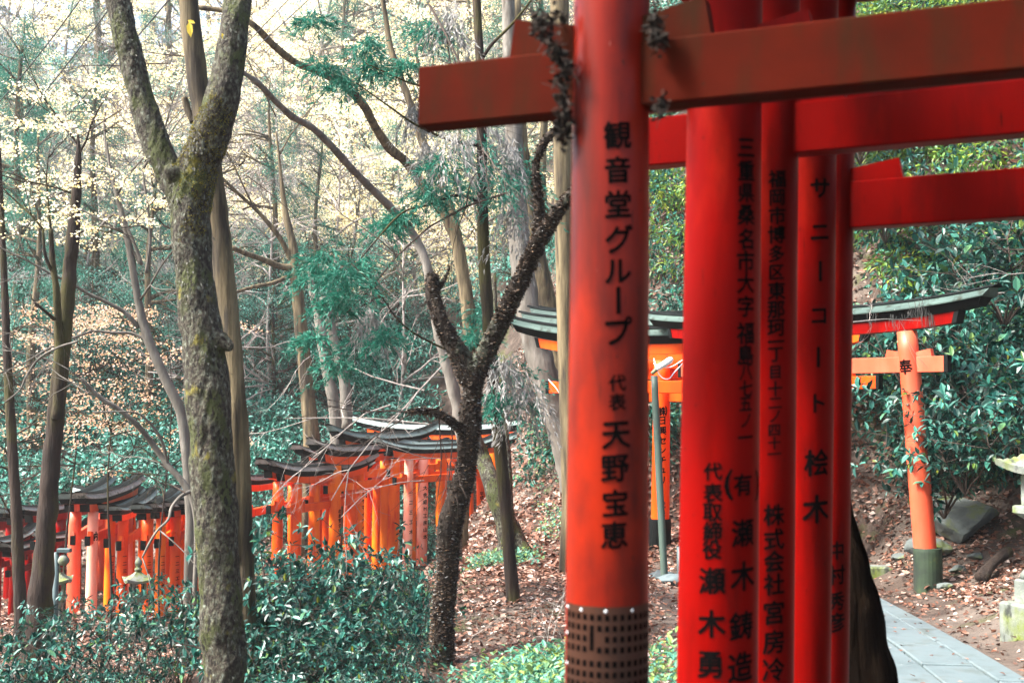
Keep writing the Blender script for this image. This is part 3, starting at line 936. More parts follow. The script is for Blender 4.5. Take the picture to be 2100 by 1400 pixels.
gate_px('torii gate hidden mostly by the brown double trunk, a flat stretch of pale roof showing', (505, 22.6), (600, 25), 1054, r=.11, hb=2.2, stub=.44, up=.34, kover=.6, curve=.16,
        mats=('red', 'red', 'red', 'roof_brown'), group=MID)
for k, (px, zz, py) in enumerate(((770, 28.5, 960), (905, 29.5, 955))):
    gate_px(['deep red lettered torii gate in shade behind the tall yellow-orange pillar', 'shaded torii gate behind the left pillar of the front gate in the middle row'][k],
            (px, zz), (px + 95, zz + 1.5), py, r=.13, hb=2.35, stub=.4, up=.3, kover=.6, curve=.14, mats=('red_shaded', 'red', 'red', 'roof'), group=MID)

for px, zz, py, w, lb in ((645, 23.4, 1030, 88, 'torii gate in the gap right of the grey-roofed one behind the young shoot'), (716, 25.6, 1000, 80, 'torii gate just left of the tall yellow-orange pillar'),
                          (775, 26.8, 985, 85, 'torii gate between the yellow-orange pillar and the stout orange one')):
    gate_px(lb, (px, zz), (px + w, zz + 1.8), py, r=.12, hb=2.25, stub=.35, up=.28, kover=.5, curve=.10, mats=('orange', 'red', 'red', 'roof'), group=MID)

# ---- the left row, seen nearly end on
LEF = 'torii gates in the tightly packed row at the far left'
gate_px('pale torii gate with one character on its pillar, front of the left row', (190, 20.6), (262, 23.4), 1104, r=.10, hb=2.12, nt=.16, stub=.36, up=.40, kover=.85, curve=.10, ked=.19,
        mats=('pale', 'red', 'red', 'roof_brown'), foot=.12, footmat='footing', group=LEF, detail=2, text=[('L', [('納', 193, 1099, 18)])])
gate_px('bleached torii gate just left of the one bearing a character', (153, 20.8), (208, 24), 1104, r=.118, hb=2.10, nt=.17, stub=.20, up=.40, kover=.9, curve=.10, ked=.18,
        mats=('pink', 'pink', 'red', 'roof'), foot=.12, footmat='footing', group=LEF)
lab = ['torii gate right after the pale pair in the left row', 'torii gate with the lowest dark roof tip in the left row', 'torii gate second from the lowest roof tip in the left row',
       'torii gate third from the lowest roof tip in the left row', 'torii gate seen through the thin pale branch in the left row', 'torii gate nearest the large mossy forked trunk in the left row']
for i, (px, zz, py) in enumerate(((226, 21.6, 1108), (252, 21.0, 1113), (302, 20.4, 1112), (330, 20.9, 1108), (360, 21.4, 1104), (392, 21.8, 1098))):
    gate_px(lab[i], (px, zz), (px + 42, zz + 2.2), py, r=.098 + .006 * (i % 3), hb=2.15, stub=.40, up=.34, kover=.86, curve=.09, ked=.14, sh=.11, mats=(('orange', 'red', 'red')[i % 3], ('red', 'orange')[i % 2], 'red', 'roof' if i < 3 else 'roof_brown'),
            group=LEF, text=[('L', bigtext(T_C, px + 4, 1140, 1215, 8))])
gate_px('large torii gate whose long grey roof sweeps up to the right behind the left row', (218, 24.6), (352, 23.4), 1092, r=.13, hb=2.4, stub=.3, up=.42, kover=.95, ked=.22, curve=.10,
        mats=('red', 'red', 'red', 'roof'), group=LEF)
for i, (px, zz, py, w) in enumerate(((95, 22.6, 1112, 60), (60, 23.4, 1116, 64), (22, 24.2, 1120, 66), (-20, 25.0, 1128, 66))):
    gate_px(['torii gate behind the mossy dark trunk at the far left', 'torii gate between the two dark trunks at the far left', 'torii gate behind the slim dark trunk at the far left',
             'torii gate at the left edge of the picture'][i],
            (px, zz), (px + w, zz + 1.0), py, r=.12, hb=2.3, stub=.45, up=.34, kover=.85, curve=.10, mats=('red_shaded', 'red', 'red_shaded', 'roof'), group=LEF)
for i, (px, zz, py) in enumerate(((-5, 21.5, 1160), (28, 21.9, 1172), (108, 22.0, 1150))):
    gate_px(['small low torii gate at the left edge under the larger row', 'small low torii gate behind the slim dark trunk', 'small low torii gate beside the lamp post'][i],
            (px, zz), (px + 45, zz + 1.0), py, r=.08, hb=1.5, nt=.11, stub=.25, up=.22, sh=.09, kover=.5, ked=.13, curve=.12, mats=('red_shaded', 'red_shaded', 'red_shaded', 'roof'), group=LEF)

# ------------------------------------------------------------------ traced trees


def px_path(pts):
    """pts: (px, py, width in px, distance) -> points and radii"""
    P = np.array([W(a, b, d)[:] for a, b, w, d in pts])
    Rr = np.array([w * d / FPX / 2 for a, b, w, d in pts])
    Q = spline(np.hstack([P, Rr[:, None]]), 7)
    return Q[:, :3], np.maximum(Q[:, 3], .002)


def fused(tubes, voxel, amp, k, name, mats, root, smooth_it=4, amp2=0.0, k2=(1, 1, 1), flat=False):
    """several tubes grown together into one bark surface"""
    g = Geo()
    for P, Rr in tubes:
        V, F = tube(P, Rr, 22, .06, 5)
        g.add(localise(root, V), F)
    me = g.mesh('tmp', [])
    o = bpy.data.objects.new('tmp', me)
    COL.objects.link(o)
    m = o.modifiers.new('r', 'REMESH')
    m.mode = 'VOXEL'
    m.voxel_size = voxel
    s = o.modifiers.new('s', 'SMOOTH')
    s.factor, s.iterations = .5, smooth_it
    dg = bpy.context.evaluated_depsgraph_get()
    me2 = bpy.data.meshes.new_from_object(o.evaluated_get(dg))
    bpy.data.objects.remove(o)
    n = len(me2.vertices)
    co, no = np.empty(n * 3, np.float32), np.empty(n * 3, np.float32)
    me2.vertices.foreach_get('co', co)
    me2.vertex_normals.foreach_get('vector', no)
    co, no = co.reshape(-1, 3).astype(float), no.reshape(-1, 3)
    dsp = amp * fnoise(co * [1, 1, .35], k) + amp * .5 * np.abs(fnoise(co * [1, 1, .3], k * 2.3))
    if amp2:
        dsp += amp2 * np.maximum(0, fnoise(co * np.array(k2), 1.0) - .15)
    co = co + no * dsp[:, None]
    me2.vertices.foreach_set('co', co.astype(np.float32).ravel())
    me2.polygons.foreach_set('use_smooth', np.ones(len(me2.polygons), bool))
    me2.materials.clear()
    me2.materials.append(mats)
    me2.update()
    return link(name, me2, root), co, no


def twigs(g, P0, D0, L, r, depth, rs, seg=4, spread=.6, droop=0.0, tips=None, n=3):
    """a branch with smaller branches on it; collects the tips"""
    k = 5
    P = [np.array(P0, dtype=float)]
    D = np.array(D0, dtype=float) / np.linalg.norm(D0)
    for i in range(k):
        D = D + rs.normal(size=3) * .14 + np.array([0, 0, -droop])
        D /= np.linalg.norm(D)
        P.append(P[-1] + D * L / k)
    P = np.array(P)
    V, F = tube(P, np.linspace(r, r * .35, k + 1), seg)
    g.add(V, F)
    if depth > 0:
        for j in range(n):
            i = int(rs.integers(1, k))
            d = D + rs.normal(size=3) * spread
            twigs(g, P[i], d, L * rs.uniform(.45, .7), r * .5, depth - 1, rs, max(3, seg - 1), spread, droop, tips, n)
    if tips is not None:
        tips.append((P[-1], D))
    return P


BG = {'m': 'bark'}

# the large forked tree in front
rs = np.random.default_rng(11)
b0 = W(462, 1400, 8.2)
gz = h1(b0.x, 8.2)
t = empty('forked_tree', (b0.x, 8.2, gz))
tag(t, 'large mossy forked tree with flaking bark standing in front of the left row of gates', 'tree')
Z1 = 8.2
trunk = [(470, 1640, 130, Z1), (466, 1520, 103, Z1), (463, 1400, 85, Z1), (450, 1200, 84, Z1), (438, 1000, 86, Z1), (428, 820, 87, Z1), (414, 690, 85, Z1), (398, 560, 77, Z1), (390, 450, 80, Z1), (396, 380, 85, Z1)]
right = [(396, 430, 73, Z1), (404, 350, 80, Z1), (430, 280, 80, Z1 - .05), (456, 200, 70, Z1 - .1), (472, 120, 63, Z1 - .1), (483, 40, 57, Z1 - .1), (490, -60, 56, Z1), (505, -220, 50, Z1), (540, -420, 44, Z1)]
left = [(388, 450, 52, Z1), (362, 390, 54, Z1), (336, 330, 56, Z1), (308, 260, 56, Z1), (284, 180, 52, Z1), (262, 90, 50, Z1), (240, 0, 50, Z1), (218, -90, 49, Z1), (190, -260, 44, Z1), (170, -420, 38, Z1)]
knob = [(440, 690, 40, Z1 - .03), (462, 706, 30, Z1 - .04), (476, 712, 14, Z1 - .05)]
knob2 = [(372, 370, 52, Z1 - .02), (350, 352, 31, Z1 - .1), (338, 346, 12, Z1 - .12)]
root_l = [(445, 1480, 70, Z1 - .1), (420, 1600, 50, Z1 - .2), (380, 1680, 30, Z1 - .4)]
tb, co, no = fused([px_path(q) for q in (trunk, right, left, knob, knob2, root_l)], .0105, .0060, 19, 'trunk', M['bark'], t, 5)
# lifted bark flakes
sel = rs.choice(len(co), 2600)
sel = sel[fnoise(co[sel], 2.2) > -.25]
fk = np.array(localise(t, [W(420, 330, 8.05)[:]])[0])
ms = rs.choice(len(co), 60000)
md = np.linalg.norm((co[ms] - fk) * [1, 1, .55], axis=1) + .10 * fnoise(co[ms], 9)
ms = ms[(md < .22) & (no[ms][:, 1] < .5)]
V, F = leaves(co[ms] - no[ms] * .002, no[ms] + rs.normal(size=(len(ms), 3)) * .6, rs.normal(size=(len(ms), 3)), rs.uniform(.008, .020, len(ms)), .007, .1)
tag(Geo().add(V, F).build('moss', M['moss'], t), kind='stuff')
C = co[sel] + no[sel] * .004
D = np.tile([0, 0, -1.0], (len(sel), 1)) + rs.normal(size=(len(sel), 3)) * .25 + no[sel] * .25
V, F = leaves(C, D, no[sel], rs.uniform(.012, .045, len(sel)), rs.uniform(.008, .020, len(sel)), .1)
tag(Geo().add(V, F).build('bark_flakes', M['flake'], t), kind='stuff')
g = Geo()
for (px, py, ang) in ((372, 1010, -1), (352, 640, -1), (505, 430, 1), (345, 470, -1), (498, 340, 1), (405, 1330, -1)):
    p = W(px + (8 if ang < 0 else -8), py, Z1)
    twigs(g, p, (ang, rs.uniform(-.4, .1), .5), rs.uniform(.08, .2), .008, 1, rs)
for i in range(len(g.V)):
    g.V[i] = localise(t, g.V[i])
g.build('twig', M['stem'], t)
p = W(392, 62, 8.05)
C = np.array([W(388, 45, 8.0)[:], W(400, 48, 7.98)[:], W(455, 68, 8.0)[:]])
V, F = leaves(localise(t, C), [(.1, 0, -1), (-.8, 0, .35), (.3, 0, -.9)], [(0, -1, .2)] * 3, [.11, .06, .06], [.05, .028, .02], .1, True)
Geo().add(V, F).build('leaf', M['yellow'], t)


def simple_tree(name, label, paths, mat, group=None, seg=14, wob=.06, extra=None, cat='tree', ground=True):
    """trunk and limbs from traced paths; the first path is the trunk, its first point the foot"""
    a = paths[0][0]
    f = W(a[0], a[1], a[3])
    t = empty(name, (f.x, f.y, h1(f.x, f.y) if ground else f.z))
    tag(t, label, cat, group)
    g = Geo()
    for i, q in enumerate(paths):
        P, Rr = px_path(q)
        if i == 0 and ground:
            z = h1(P[0][0], P[0][1]) - .15
            if P[0][2] > z + .02:
                P = np.vstack([[P[0][0], P[0][1], z], P])
                Rr = np.concatenate([[Rr[0] * 1.35], Rr])
        V, F = tube(P, Rr, seg if i == 0 else 8, wob, 7)
        g.add(localise(t, V), F)
    if extra:
        extra(g, t)
    g.build('trunk', M[mat], t, smooth=True)
    return t


def loose_twigs(g, t, starts, rs, L=.8, r=.012, depth=2, droop=.02, n=3, spread=.7):
    """starts: (px, py, distance, dx, dz)"""
    tips = []
    for px, py, Y, dx, dz in starts:
        g2 = Geo()
        twigs(g2, W(px, py, Y), (dx, rs.uniform(-.4, .2), dz), L, r, depth, rs, 5, spread, droop, tips, n)
        V = np.concatenate(g2.V)
        g.add(localise(t, V), g2.F)
    return tips


# the brown double trunk behind it
simple_tree('tall_brown_tree', 'slim yellow-brown tree rising directly behind the large mossy forked tree',
            [[(512, 1420, 46, 9.6), (505, 1250, 40, 9.6), (498, 1060, 38, 9.6), (492, 900, 38, 9.6), (480, 760, 40, 9.6), (468, 640, 42, 9.6), (455, 520, 44, 9.6), (440, 400, 46, 9.6), (424, 280, 46, 9.6), (405, 160, 44, 9.6),
              (392, 60, 42, 9.6), (382, -60, 38, 9.6), (370, -260, 34, 9.6)],
             [(488, 1150, 22, 9.55), (484, 1000, 24, 9.55), (480, 850, 22, 9.55), (476, 760, 10, 9.6)],
             [(398, 250, 18, 9.6), (385, 225, 16, 9.6), (378, 200, 14, 9.6)]], 'bark_brown')

# the tree covered in shelf fungus
Z2 = 9.0
b0 = W(900, 1420, Z2)
t = empty('fungus_covered_tree', (b0.x, Z2, h1(b0.x, Z2)))
tag(t, 'crooked dead tree crusted with small shelf fungus, one arm snapped off', 'tree')
trunk = [(900, 1560, 99, Z2), (903, 1440, 63, Z2), (904, 1350, 52, Z2), (908, 1260, 45, Z2), (918, 1170, 43, Z2), (920, 1090, 50, Z2), (940, 1020, 45, Z2), (956, 950, 43, Z2), (964, 870, 47, Z2), (968, 810, 36, Z2), (966, 750, 41, Z2)]
ll = [(966, 780, 43, Z2), (942, 728, 41, Z2), (920, 690, 38, Z2), (900, 650, 34, Z2), (888, 610, 31, Z2), (886, 575, 29, Z2), (889, 562, 25, Z2)]
rl = [(966, 790, 43, Z2), (988, 736, 40, Z2), (1012, 690, 38, Z2), (1040, 630, 36, Z2 - .1), (1070, 570, 34, Z2 - .2), (1094, 515, 34, Z2 - .3), (1120, 470, 32, Z2 - .4), (1150, 425, 27, Z2 - .5), (1185, 385, 23, Z2 - .6), (1230, 330, 18, Z2 - .7)]
ul = [(1100, 520, 29, Z2 - .3), (1106, 460, 25, Z2 - .3), (1102, 400, 22, Z2 - .3), (1098, 345, 18, Z2 - .3), (1108, 305, 16, Z2 - .35), (1130, 275, 14, Z2 - .4), (1160, 245, 11, Z2 - .5)]
sb = [(955, 890, 23, Z2 - .05), (930, 868, 18, Z2 - .1), (905, 850, 16, Z2 - .15), (870, 843, 14, Z2 - .2), (835, 844, 12, Z2 - .25)]
sn = [(896, 600, 10, Z2), (912, 575, 8, Z2), (922, 545, 6, Z2)]
tb, co, no = fused([px_path(q) for q in (trunk, ll, rl, ul, sb, sn)], .011, .006, 14, 'trunk', M['bark_crust'], t, 3)
rs = np.random.default_rng(5)
wz = co[:, 2] + t.location.z
side = fnoise(co * [1, 1, .35], 2.6) + .55 * no[:, 0] - .2 * no[:, 1]
prob = np.clip((side + .75) * 1.1, .14, 1)
prob[wz > W(900, 880, 9).z] = np.maximum(prob[wz > W(900, 880, 9).z], .55)
sel = rs.choice(len(co), 15000, p=prob / prob.sum())
nn = unit(no[sel] * [1, 1, .25])
C = co[sel] - nn * .003
tang = unit(np.cross(nn, [0, 0, 1.0]))
D = nn + rs.normal(size=nn.shape) * .3
V, F = leaves(C - nn * .002, D, np.array([0, 0, 1.0]) + rs.normal(size=nn.shape) * .25, rs.uniform(.006, .030, len(sel)), rs.uniform(.008, .042, len(sel)), -.1)
tag(Geo().add(V, F).build('shelf_fungus', M['fungus'], t), kind='stuff')
g = Geo()
tw = []
for st in ((835, 844, Z2 - .25, -1, .15), (850, 843, Z2 - .2, -.8, -.5), (900, 852, Z2 - .15, .1, -1), (925, 866, Z2 - .1, .3, -1)):
    g2 = Geo()
    twigs(g2, W(st[0], st[1], st[2]), (st[3], -.1, st[4]), .75, .007, 2, rs, 4, .6, .03, None, 3)
    g.add(localise(t, np.concatenate(g2.V)), g2.F)
g.build('dead_twigs', M['stem'], t)

rs = np.random.default_rng(21)


def sprays(g, t, spots, rs, dead=.4, n=26, size=.30, lw=(.10, .016), flat=.5):
    """hanging cedar sprays round world points: material 0 needles, 1 dead needles"""
    for c, s in spots:
        c = np.array(c[:])
        isd = rs.random() < dead
        for k in range(n):
            a = rs.uniform(0, 6.28)
            D = np.array([math.cos(a), math.sin(a), rs.uniform(-.5, .25) - (.7 if isd else 0)])
            D /= np.linalg.norm(D)
            Ls = s * rs.uniform(.5, 1.1)
            m = 22
            tt = rs.random(m) ** .7
            C = c + rs.normal(size=3) * s * .15 + D * Ls * tt[:, None] + np.array([0, 0, -1]) * (tt ** 2 * Ls * (.5 + isd * .4))[:, None]
            DD = D + rs.normal(size=(m, 3)) * .45 + np.array([0, 0, -.25 - isd * .5])
            V, F = leaves(C, DD, rs.normal(size=(m, 3)) * .5 + [0, 0, 1], rs.uniform(.6, 1.2, m) * lw[0], lw[1], .05)
            g.add(localise(t, V), F, 1 if isd else 0)


t = simple_tree('slender_cedar', 'slender dark trunk rising just right of the fungus-covered tree with drooping cedar sprays',
                [[(1056, 1300, 29, 11), (1050, 1200, 27, 11), (1040, 1080, 25, 11), (1030, 960, 26, 11), (1018, 850, 26, 11), (1008, 740, 26, 11), (1000, 640, 26, 11), (992, 520, 25, 11), (989, 400, 23, 11), (988, 270, 21, 11),
                  (984, 130, 19, 11), (976, -20, 18, 11), (965, -200, 15, 11)],
                 [(989, 120, 8, 11), (1010, 90, 7, 10.9), (1050, 50, 6, 10.8), (1090, 0, 5, 10.7), (1120, -40, 4, 10.7)],
                 [(984, 160, 7, 11), (950, 165, 6, 10.9), (900, 180, 5, 10.8), (840, 170, 4, 10.7), (750, 130, 3, 10.6)],
                 [(988, 300, 7, 11), (930, 290, 6, 10.9), (860, 260, 5, 10.8), (800, 220, 4, 10.6), (730, 170, 3, 10.5)],
                 [(992, 420, 7, 11), (940, 400, 6, 10.8), (880, 420, 5, 10.6), (820, 440, 4, 10.5), (740, 530, 3, 10.4)],
                 [(1008, 700, 6, 11), (940, 720, 5, 10.9), (880, 700, 5, 10.8), (820, 660, 4, 10.7), (770, 590, 3, 10.6), (720, 540, 3, 10.6)]], 'bark_dark', seg=12)
g = Geo()
sp = []
for px, py, s in ((1000, 260, .4), (960, 300, .5), (1030, 300, .4), (920, 270, .4), (1000, 360, .55), (950, 380, .5), (1040, 380, .5), (900, 330, .35), (870, 300, .3), (1060, 420, .4), (880, 400, .3), (850, 220, .25), (1070, 340, .35),
                  (1030, 740, .35), (1060, 760, .4), (1040, 800, .35), (1080, 790, .35), (1020, 820, .3), (990, 640, .3), (975, 690, .25),
                  (820, 440, .22), (790, 460, .25), (740, 540, .3), (700, 560, .3), (720, 600, .35), (680, 620, .3), (760, 640, .3), (640, 560, .3), (660, 520, .3), (800, 680, .25), (730, 700, .3), (640, 690, .25), (690, 740, .3),
                  (750, 90, .25), (770, 130, .22), (830, 130, .25), (880, 60, .3), (920, 20, .3), (700, 170, .25), (660, 130, .25), (640, 40, .25)):
    sp.append((W(px, py, 10.7 + rs.uniform(-.5, .7)), s))
sprays(g, t, sp, rs, dead=.30, n=34, size=.3, lw=(.075, .013))
tag(g.build('crown', [M['needle'], M['needle_dead']], t), kind='stuff')

simple_tree('grey_tree', 'grey tree with a flared root foot behind the slender dark trunk',
            [[(1054, 1138, 74, 15.2), (1047, 1100, 56, 15.2), (1035, 1060, 46, 15.2), (1019, 1020, 40, 15.2), (1005, 980, 36, 15.3), (990, 940, 35, 15.5), (974, 900, 30, 15.5), (960, 860, 22, 15.5)],
             [(1040, 1070, 40, 15.1), (1062, 1110, 36, 15.0), (1078, 1140, 26, 14.9)],
             [(1045, 1130, 22, 14.9), (1042, 1000, 20, 15), (1036, 900, 18, 15.1), (1028, 830, 16, 15.2), (1024, 760, 12, 15.3)], [(1020, 700, 4, 15.3), (1012, 560, 12, 15.4)]], 'bark', wob=.1)
simple_tree('leaning_cedar', 'broad leaning cedar trunk with pale peeling bark left of the nearest pillar',
            [[(1185, 1010, 66, 19), (1165, 930, 60, 19), (1140, 850, 56, 19), (1120, 780, 56, 19), (1100, 710, 54, 19), (1084, 640, 52, 19), (1072, 560, 48, 19), (1064, 480, 44, 19), (1058, 380, 40, 19), (1052, 240, 36, 19), (1045, 80, 30, 19), (1040, -60, 26, 19)]],
            'bark_grey', wob=.08)
simple_tree('dark_cedar', 'darker cedar trunk leaning beside the pale peeling one',
            [[(1150, 760, 54, 20.5), (1130, 680, 50, 20.5), (1112, 600, 48, 20.5), (1096, 520, 44, 20.5), (1082, 440, 40, 20.5), (1070, 340, 36, 20.5), (1060, 200, 32, 20.5), (1055, 0, 28, 20.5)]], 'bark_brown', wob=.08)
simple_tree('straight_cedar', 'straight cedar trunk touching the left edge of the nearest pillar',
            [[(1176, 1040, 46, 13), (1170, 900, 42, 13), (1163, 700, 40, 13), (1158, 500, 40, 13), (1154, 300, 40, 13), (1149, 120, 40, 13), (1146, -40, 38, 13), (1140, -260, 34, 13)]], 'bark_brown', wob=.04)
Zc = 21
simple_tree('leaning_maple', 'leaning tree whose long dark limb arches from the forked tree across the pale leaves',
            [[(946, 1080, 28, Zc), (954, 960, 30, Zc), (962, 860, 30, Zc), (968, 760, 30, Zc), (962, 650, 30, Zc), (950, 570, 28, Zc), (935, 490, 26, Zc), (905, 430, 23, Zc), (870, 385, 21, Zc), (835, 335, 20, Zc), (800, 305, 20, Zc - .5), (770, 262, 18, Zc - 1), (745, 215, 18, Zc - 1.5), (700, 172, 18, Zc - 2),
              (655, 148, 16, Zc - 2.5), (605, 128, 15, Zc - 3), (560, 92, 15, Zc - 3.5), (520, 52, 13, Zc - 4), (470, 25, 11, Zc - 4), (400, 15, 10, Zc - 4)],
             [(955, 600, 21, Zc), (940, 500, 21, Zc), (925, 430, 20, Zc), (890, 350, 18, Zc), (862, 280, 18, Zc), (842, 215, 16, Zc), (818, 150, 15, Zc), (800, 95, 13, Zc), (790, 30, 11, Zc), (775, -50, 10, Zc)],
             [(858, 270, 11, Zc), (870, 220, 10, Zc), (862, 160, 8, Zc), (850, 90, 7, Zc)]], 'bark_brown', wob=.08)
simple_tree('bowed_maple', 'leaning tree with a bowed grey-brown limb below the long dark limb',
            [[(938, 1080, 19, 19), (950, 950, 22, 19), (938, 835, 26, 19), (918, 755, 23, 19), (900, 690, 20, 19), (884, 600, 19, 19), (874, 540, 19, 19), (845, 478, 17, 19), (800, 425, 17, 18.5), (760, 385, 16, 18), (720, 345, 16, 17.5), (680, 300, 16, 17), (640, 262, 14, 16.5), (600, 240, 14, 16), (565, 208, 13, 15.5),
              (530, 172, 12, 15), (500, 150, 10, 14.8), (450, 125, 9, 14.6)]], 'bark_grey', wob=.1)
rs = np.random.default_rng(31)


def ex_pale(starts, L, r, d, n=3, droop=.02):
    return lambda g, t: loose_twigs(g, t, starts, rs, L, r, d, droop, n)


simple_tree('bare_grey_tree', 'bare pale grey tree with forking limbs between the dark trunk and the mossy forked tree',
            [[(392, 1060, 24, 14), (384, 950, 22, 14), (372, 850, 22, 14), (345, 790, 20, 14), (318, 730, 19, 14), (298, 680, 19, 14), (284, 620, 16, 14), (272, 550, 15, 14), (260, 480, 14, 14), (240, 400, 10, 14), (225, 340, 7, 14), (219, 290, 3, 14)],
             [(285, 672, 10, 14), (255, 640, 9, 13.9), (215, 618, 8, 13.8), (180, 602, 7, 13.7), (152, 584, 6, 13.6)],
             [(298, 695, 8, 14), (268, 683, 7, 14), (230, 682, 6, 13.9), (192, 678, 5, 13.8)],
             [(300, 560, 7, 14.2), (308, 490, 6, 14.2), (302, 420, 5, 14.2), (292, 350, 4, 14.2)],
             [(262, 500, 8, 14), (290, 540, 7, 14), (240, 440, 6, 13.9), (175, 505, 5, 13.8)]], 'bark_grey', seg=10,
            extra=ex_pale([(225, 340, 14, -.3, 1), (240, 400, 14, .5, .8), (260, 480, 14, -.6, .6), (292, 350, 14.2, .4, .9), (152, 584, 13.6, -1, .3), (192, 678, 13.8, -1, -.2), (284, 620, 14, .6, .7), (300, 420, 14.2, .7, .5)], 1.5, .016, 3))
simple_tree('arching_branch', 'pale arching sapling sweeping down over the left row of roofs',
            [[(400, 1190, 10, 12.5), (404, 1100, 12, 12.5), (398, 1030, 14, 12.5), (372, 985, 14, 12.5), (345, 955, 13, 12.5), (320, 920, 12, 12.5), (285, 875, 11, 12.4), (245, 840, 10, 12.3), (205, 815, 9, 12.2), (165, 775, 7, 12.1)],
             [(395, 1005, 8, 12.5), (370, 1018, 7, 12.3), (352, 1040, 6, 12.2), (345, 1065, 6, 12.1), (325, 1085, 5, 12.0), (308, 1110, 5, 12), (292, 1142, 4, 12)],
             [(345, 955, 6, 12.5), (330, 900, 6, 12.4), (300, 860, 5, 12.3), (270, 845, 4, 12.2), (190, 845, 4, 12.0)],
             [(160, 700, 5, 12), (120, 712, 5, 12), (80, 735, 5, 12), (55, 770, 5, 12), (40, 800, 4, 12), (10, 825, 3, 12)]], 'bark_grey', seg=8,
            extra=ex_pale([(285, 875, 12.4, -.5, .6), (345, 955, 12.5, -.6, .2), (205, 815, 12.2, -.8, .3), (325, 1085, 12, .7, -.5), (292, 1142, 12, .2, -1), (165, 775, 12.1, -.8, .5)], .9, .008, 2))
md = simple_tree('mossy_dark_tree', 'tall dark trunk with yellow moss down its left side, near the left lantern',
            [[(72, 1345, 60, 13), (78, 1270, 52, 13), (88, 1160, 43, 13), (97, 1060, 39, 13), (104, 960, 36, 13), (115, 850, 35, 13), (124, 760, 32, 13), (134, 660, 30, 13), (143, 560, 28, 13), (150, 480, 26, 13), (156, 400, 20, 13), (160, 340, 15, 13), (161, 300, 8, 13), (158, 262, 3, 13)],
             [(118, 860, 24, 12.9), (122, 760, 22, 12.9), (120, 680, 18, 12.9), (116, 600, 14, 12.8), (108, 540, 12, 12.8), (104, 470, 9, 12.8)],
             [(108, 560, 7, 12.8), (92, 520, 6, 12.7), (88, 470, 5, 12.7)],
             [(112, 655, 8, 12.8), (95, 640, 6, 12.7), (70, 620, 5, 12.6)]], 'bark_dark', seg=16, wob=.1,
            extra=ex_pale([(104, 470, 12.8, -.3, 1), (156, 400, 13, -.8, .3), (160, 320, 13, .4, 1), (161, 300, 13, -.5, 1), (88, 470, 12.7, -.6, .7), (150, 480, 13, .9, .2)], 1.0, .014, 2))
simple_tree('slim_dark_tree', 'slim reddish-brown trunk at the far left edge in front of the gates',
            [[(44, 1275, 26, 14.5), (38, 1170, 24, 14.5), (34, 1060, 22, 14.5), (28, 960, 20, 14.5), (22, 860, 20, 14.5), (16, 760, 18, 14.5), (12, 660, 16, 14.5), (8, 560, 14, 14.5), (2, 420, 12, 14.5), (-6, 240, 10, 14.5), (-14, 0, 8, 14.5)]], 'bark_dark', seg=12)
simple_tree('knotted_brown_tree', 'brown upright trunk in the middle distance where pale branches cross',
            [[(640, 905, 36, 27), (632, 820, 30, 27), (622, 720, 28, 27), (614, 640, 26, 27), (606, 560, 24, 27), (600, 500, 18, 27), (586, 440, 14, 27), (578, 380, 9, 27), (572, 320, 6, 27), (566, 270, 3, 27)],
             [(604, 550, 16, 27), (570, 545, 14, 26.8), (540, 532, 12, 26.5), (505, 520, 11, 26), (475, 508, 10, 25.5)],
             [(600, 540, 12, 27), (575, 490, 11, 26.8), (548, 455, 10, 26.6), (520, 425, 8, 26.4), (492, 400, 7, 26), (450, 360, 6, 25.6)],
             [(598, 565, 10, 27), (560, 580, 9, 26.8), (520, 588, 8, 26.5), (480, 600, 7, 26.2)]], 'bark_brown',
            extra=ex_pale([(572, 320, 27, .3, 1), (520, 425, 26.4, -.5, .8), (566, 240, 27, -.3, 1), (492, 400, 26, -.8, .4), (450, 360, 25.6, -.6, .8)], 2.6, .022, 3))
simple_tree('twisted_grey_tree', 'pale twisted trunk right of the knotted brown one in the middle distance',
            [[(690, 900, 26, 26), (684, 820, 24, 26), (670, 760, 22, 26), (662, 700, 22, 26), (652, 640, 20, 26), (640, 590, 16, 26), (636, 540, 12, 26)],
             [(712, 880, 26, 26.5), (706, 780, 24, 26.5), (690, 720, 22, 26.5), (676, 660, 22, 26.5), (660, 610, 20, 26.5)]], 'bark_grey', wob=.12)

# the big dark trunk at the lower right, close behind the near pillars
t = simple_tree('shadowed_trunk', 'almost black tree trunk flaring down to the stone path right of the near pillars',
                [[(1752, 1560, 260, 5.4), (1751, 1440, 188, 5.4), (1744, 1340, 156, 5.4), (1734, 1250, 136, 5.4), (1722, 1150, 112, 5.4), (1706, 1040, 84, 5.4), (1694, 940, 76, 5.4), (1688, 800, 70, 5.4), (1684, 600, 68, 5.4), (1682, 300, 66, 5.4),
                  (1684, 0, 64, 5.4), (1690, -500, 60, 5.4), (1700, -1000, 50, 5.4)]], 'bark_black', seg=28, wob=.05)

# ------------------------------------------------------------------ crowns


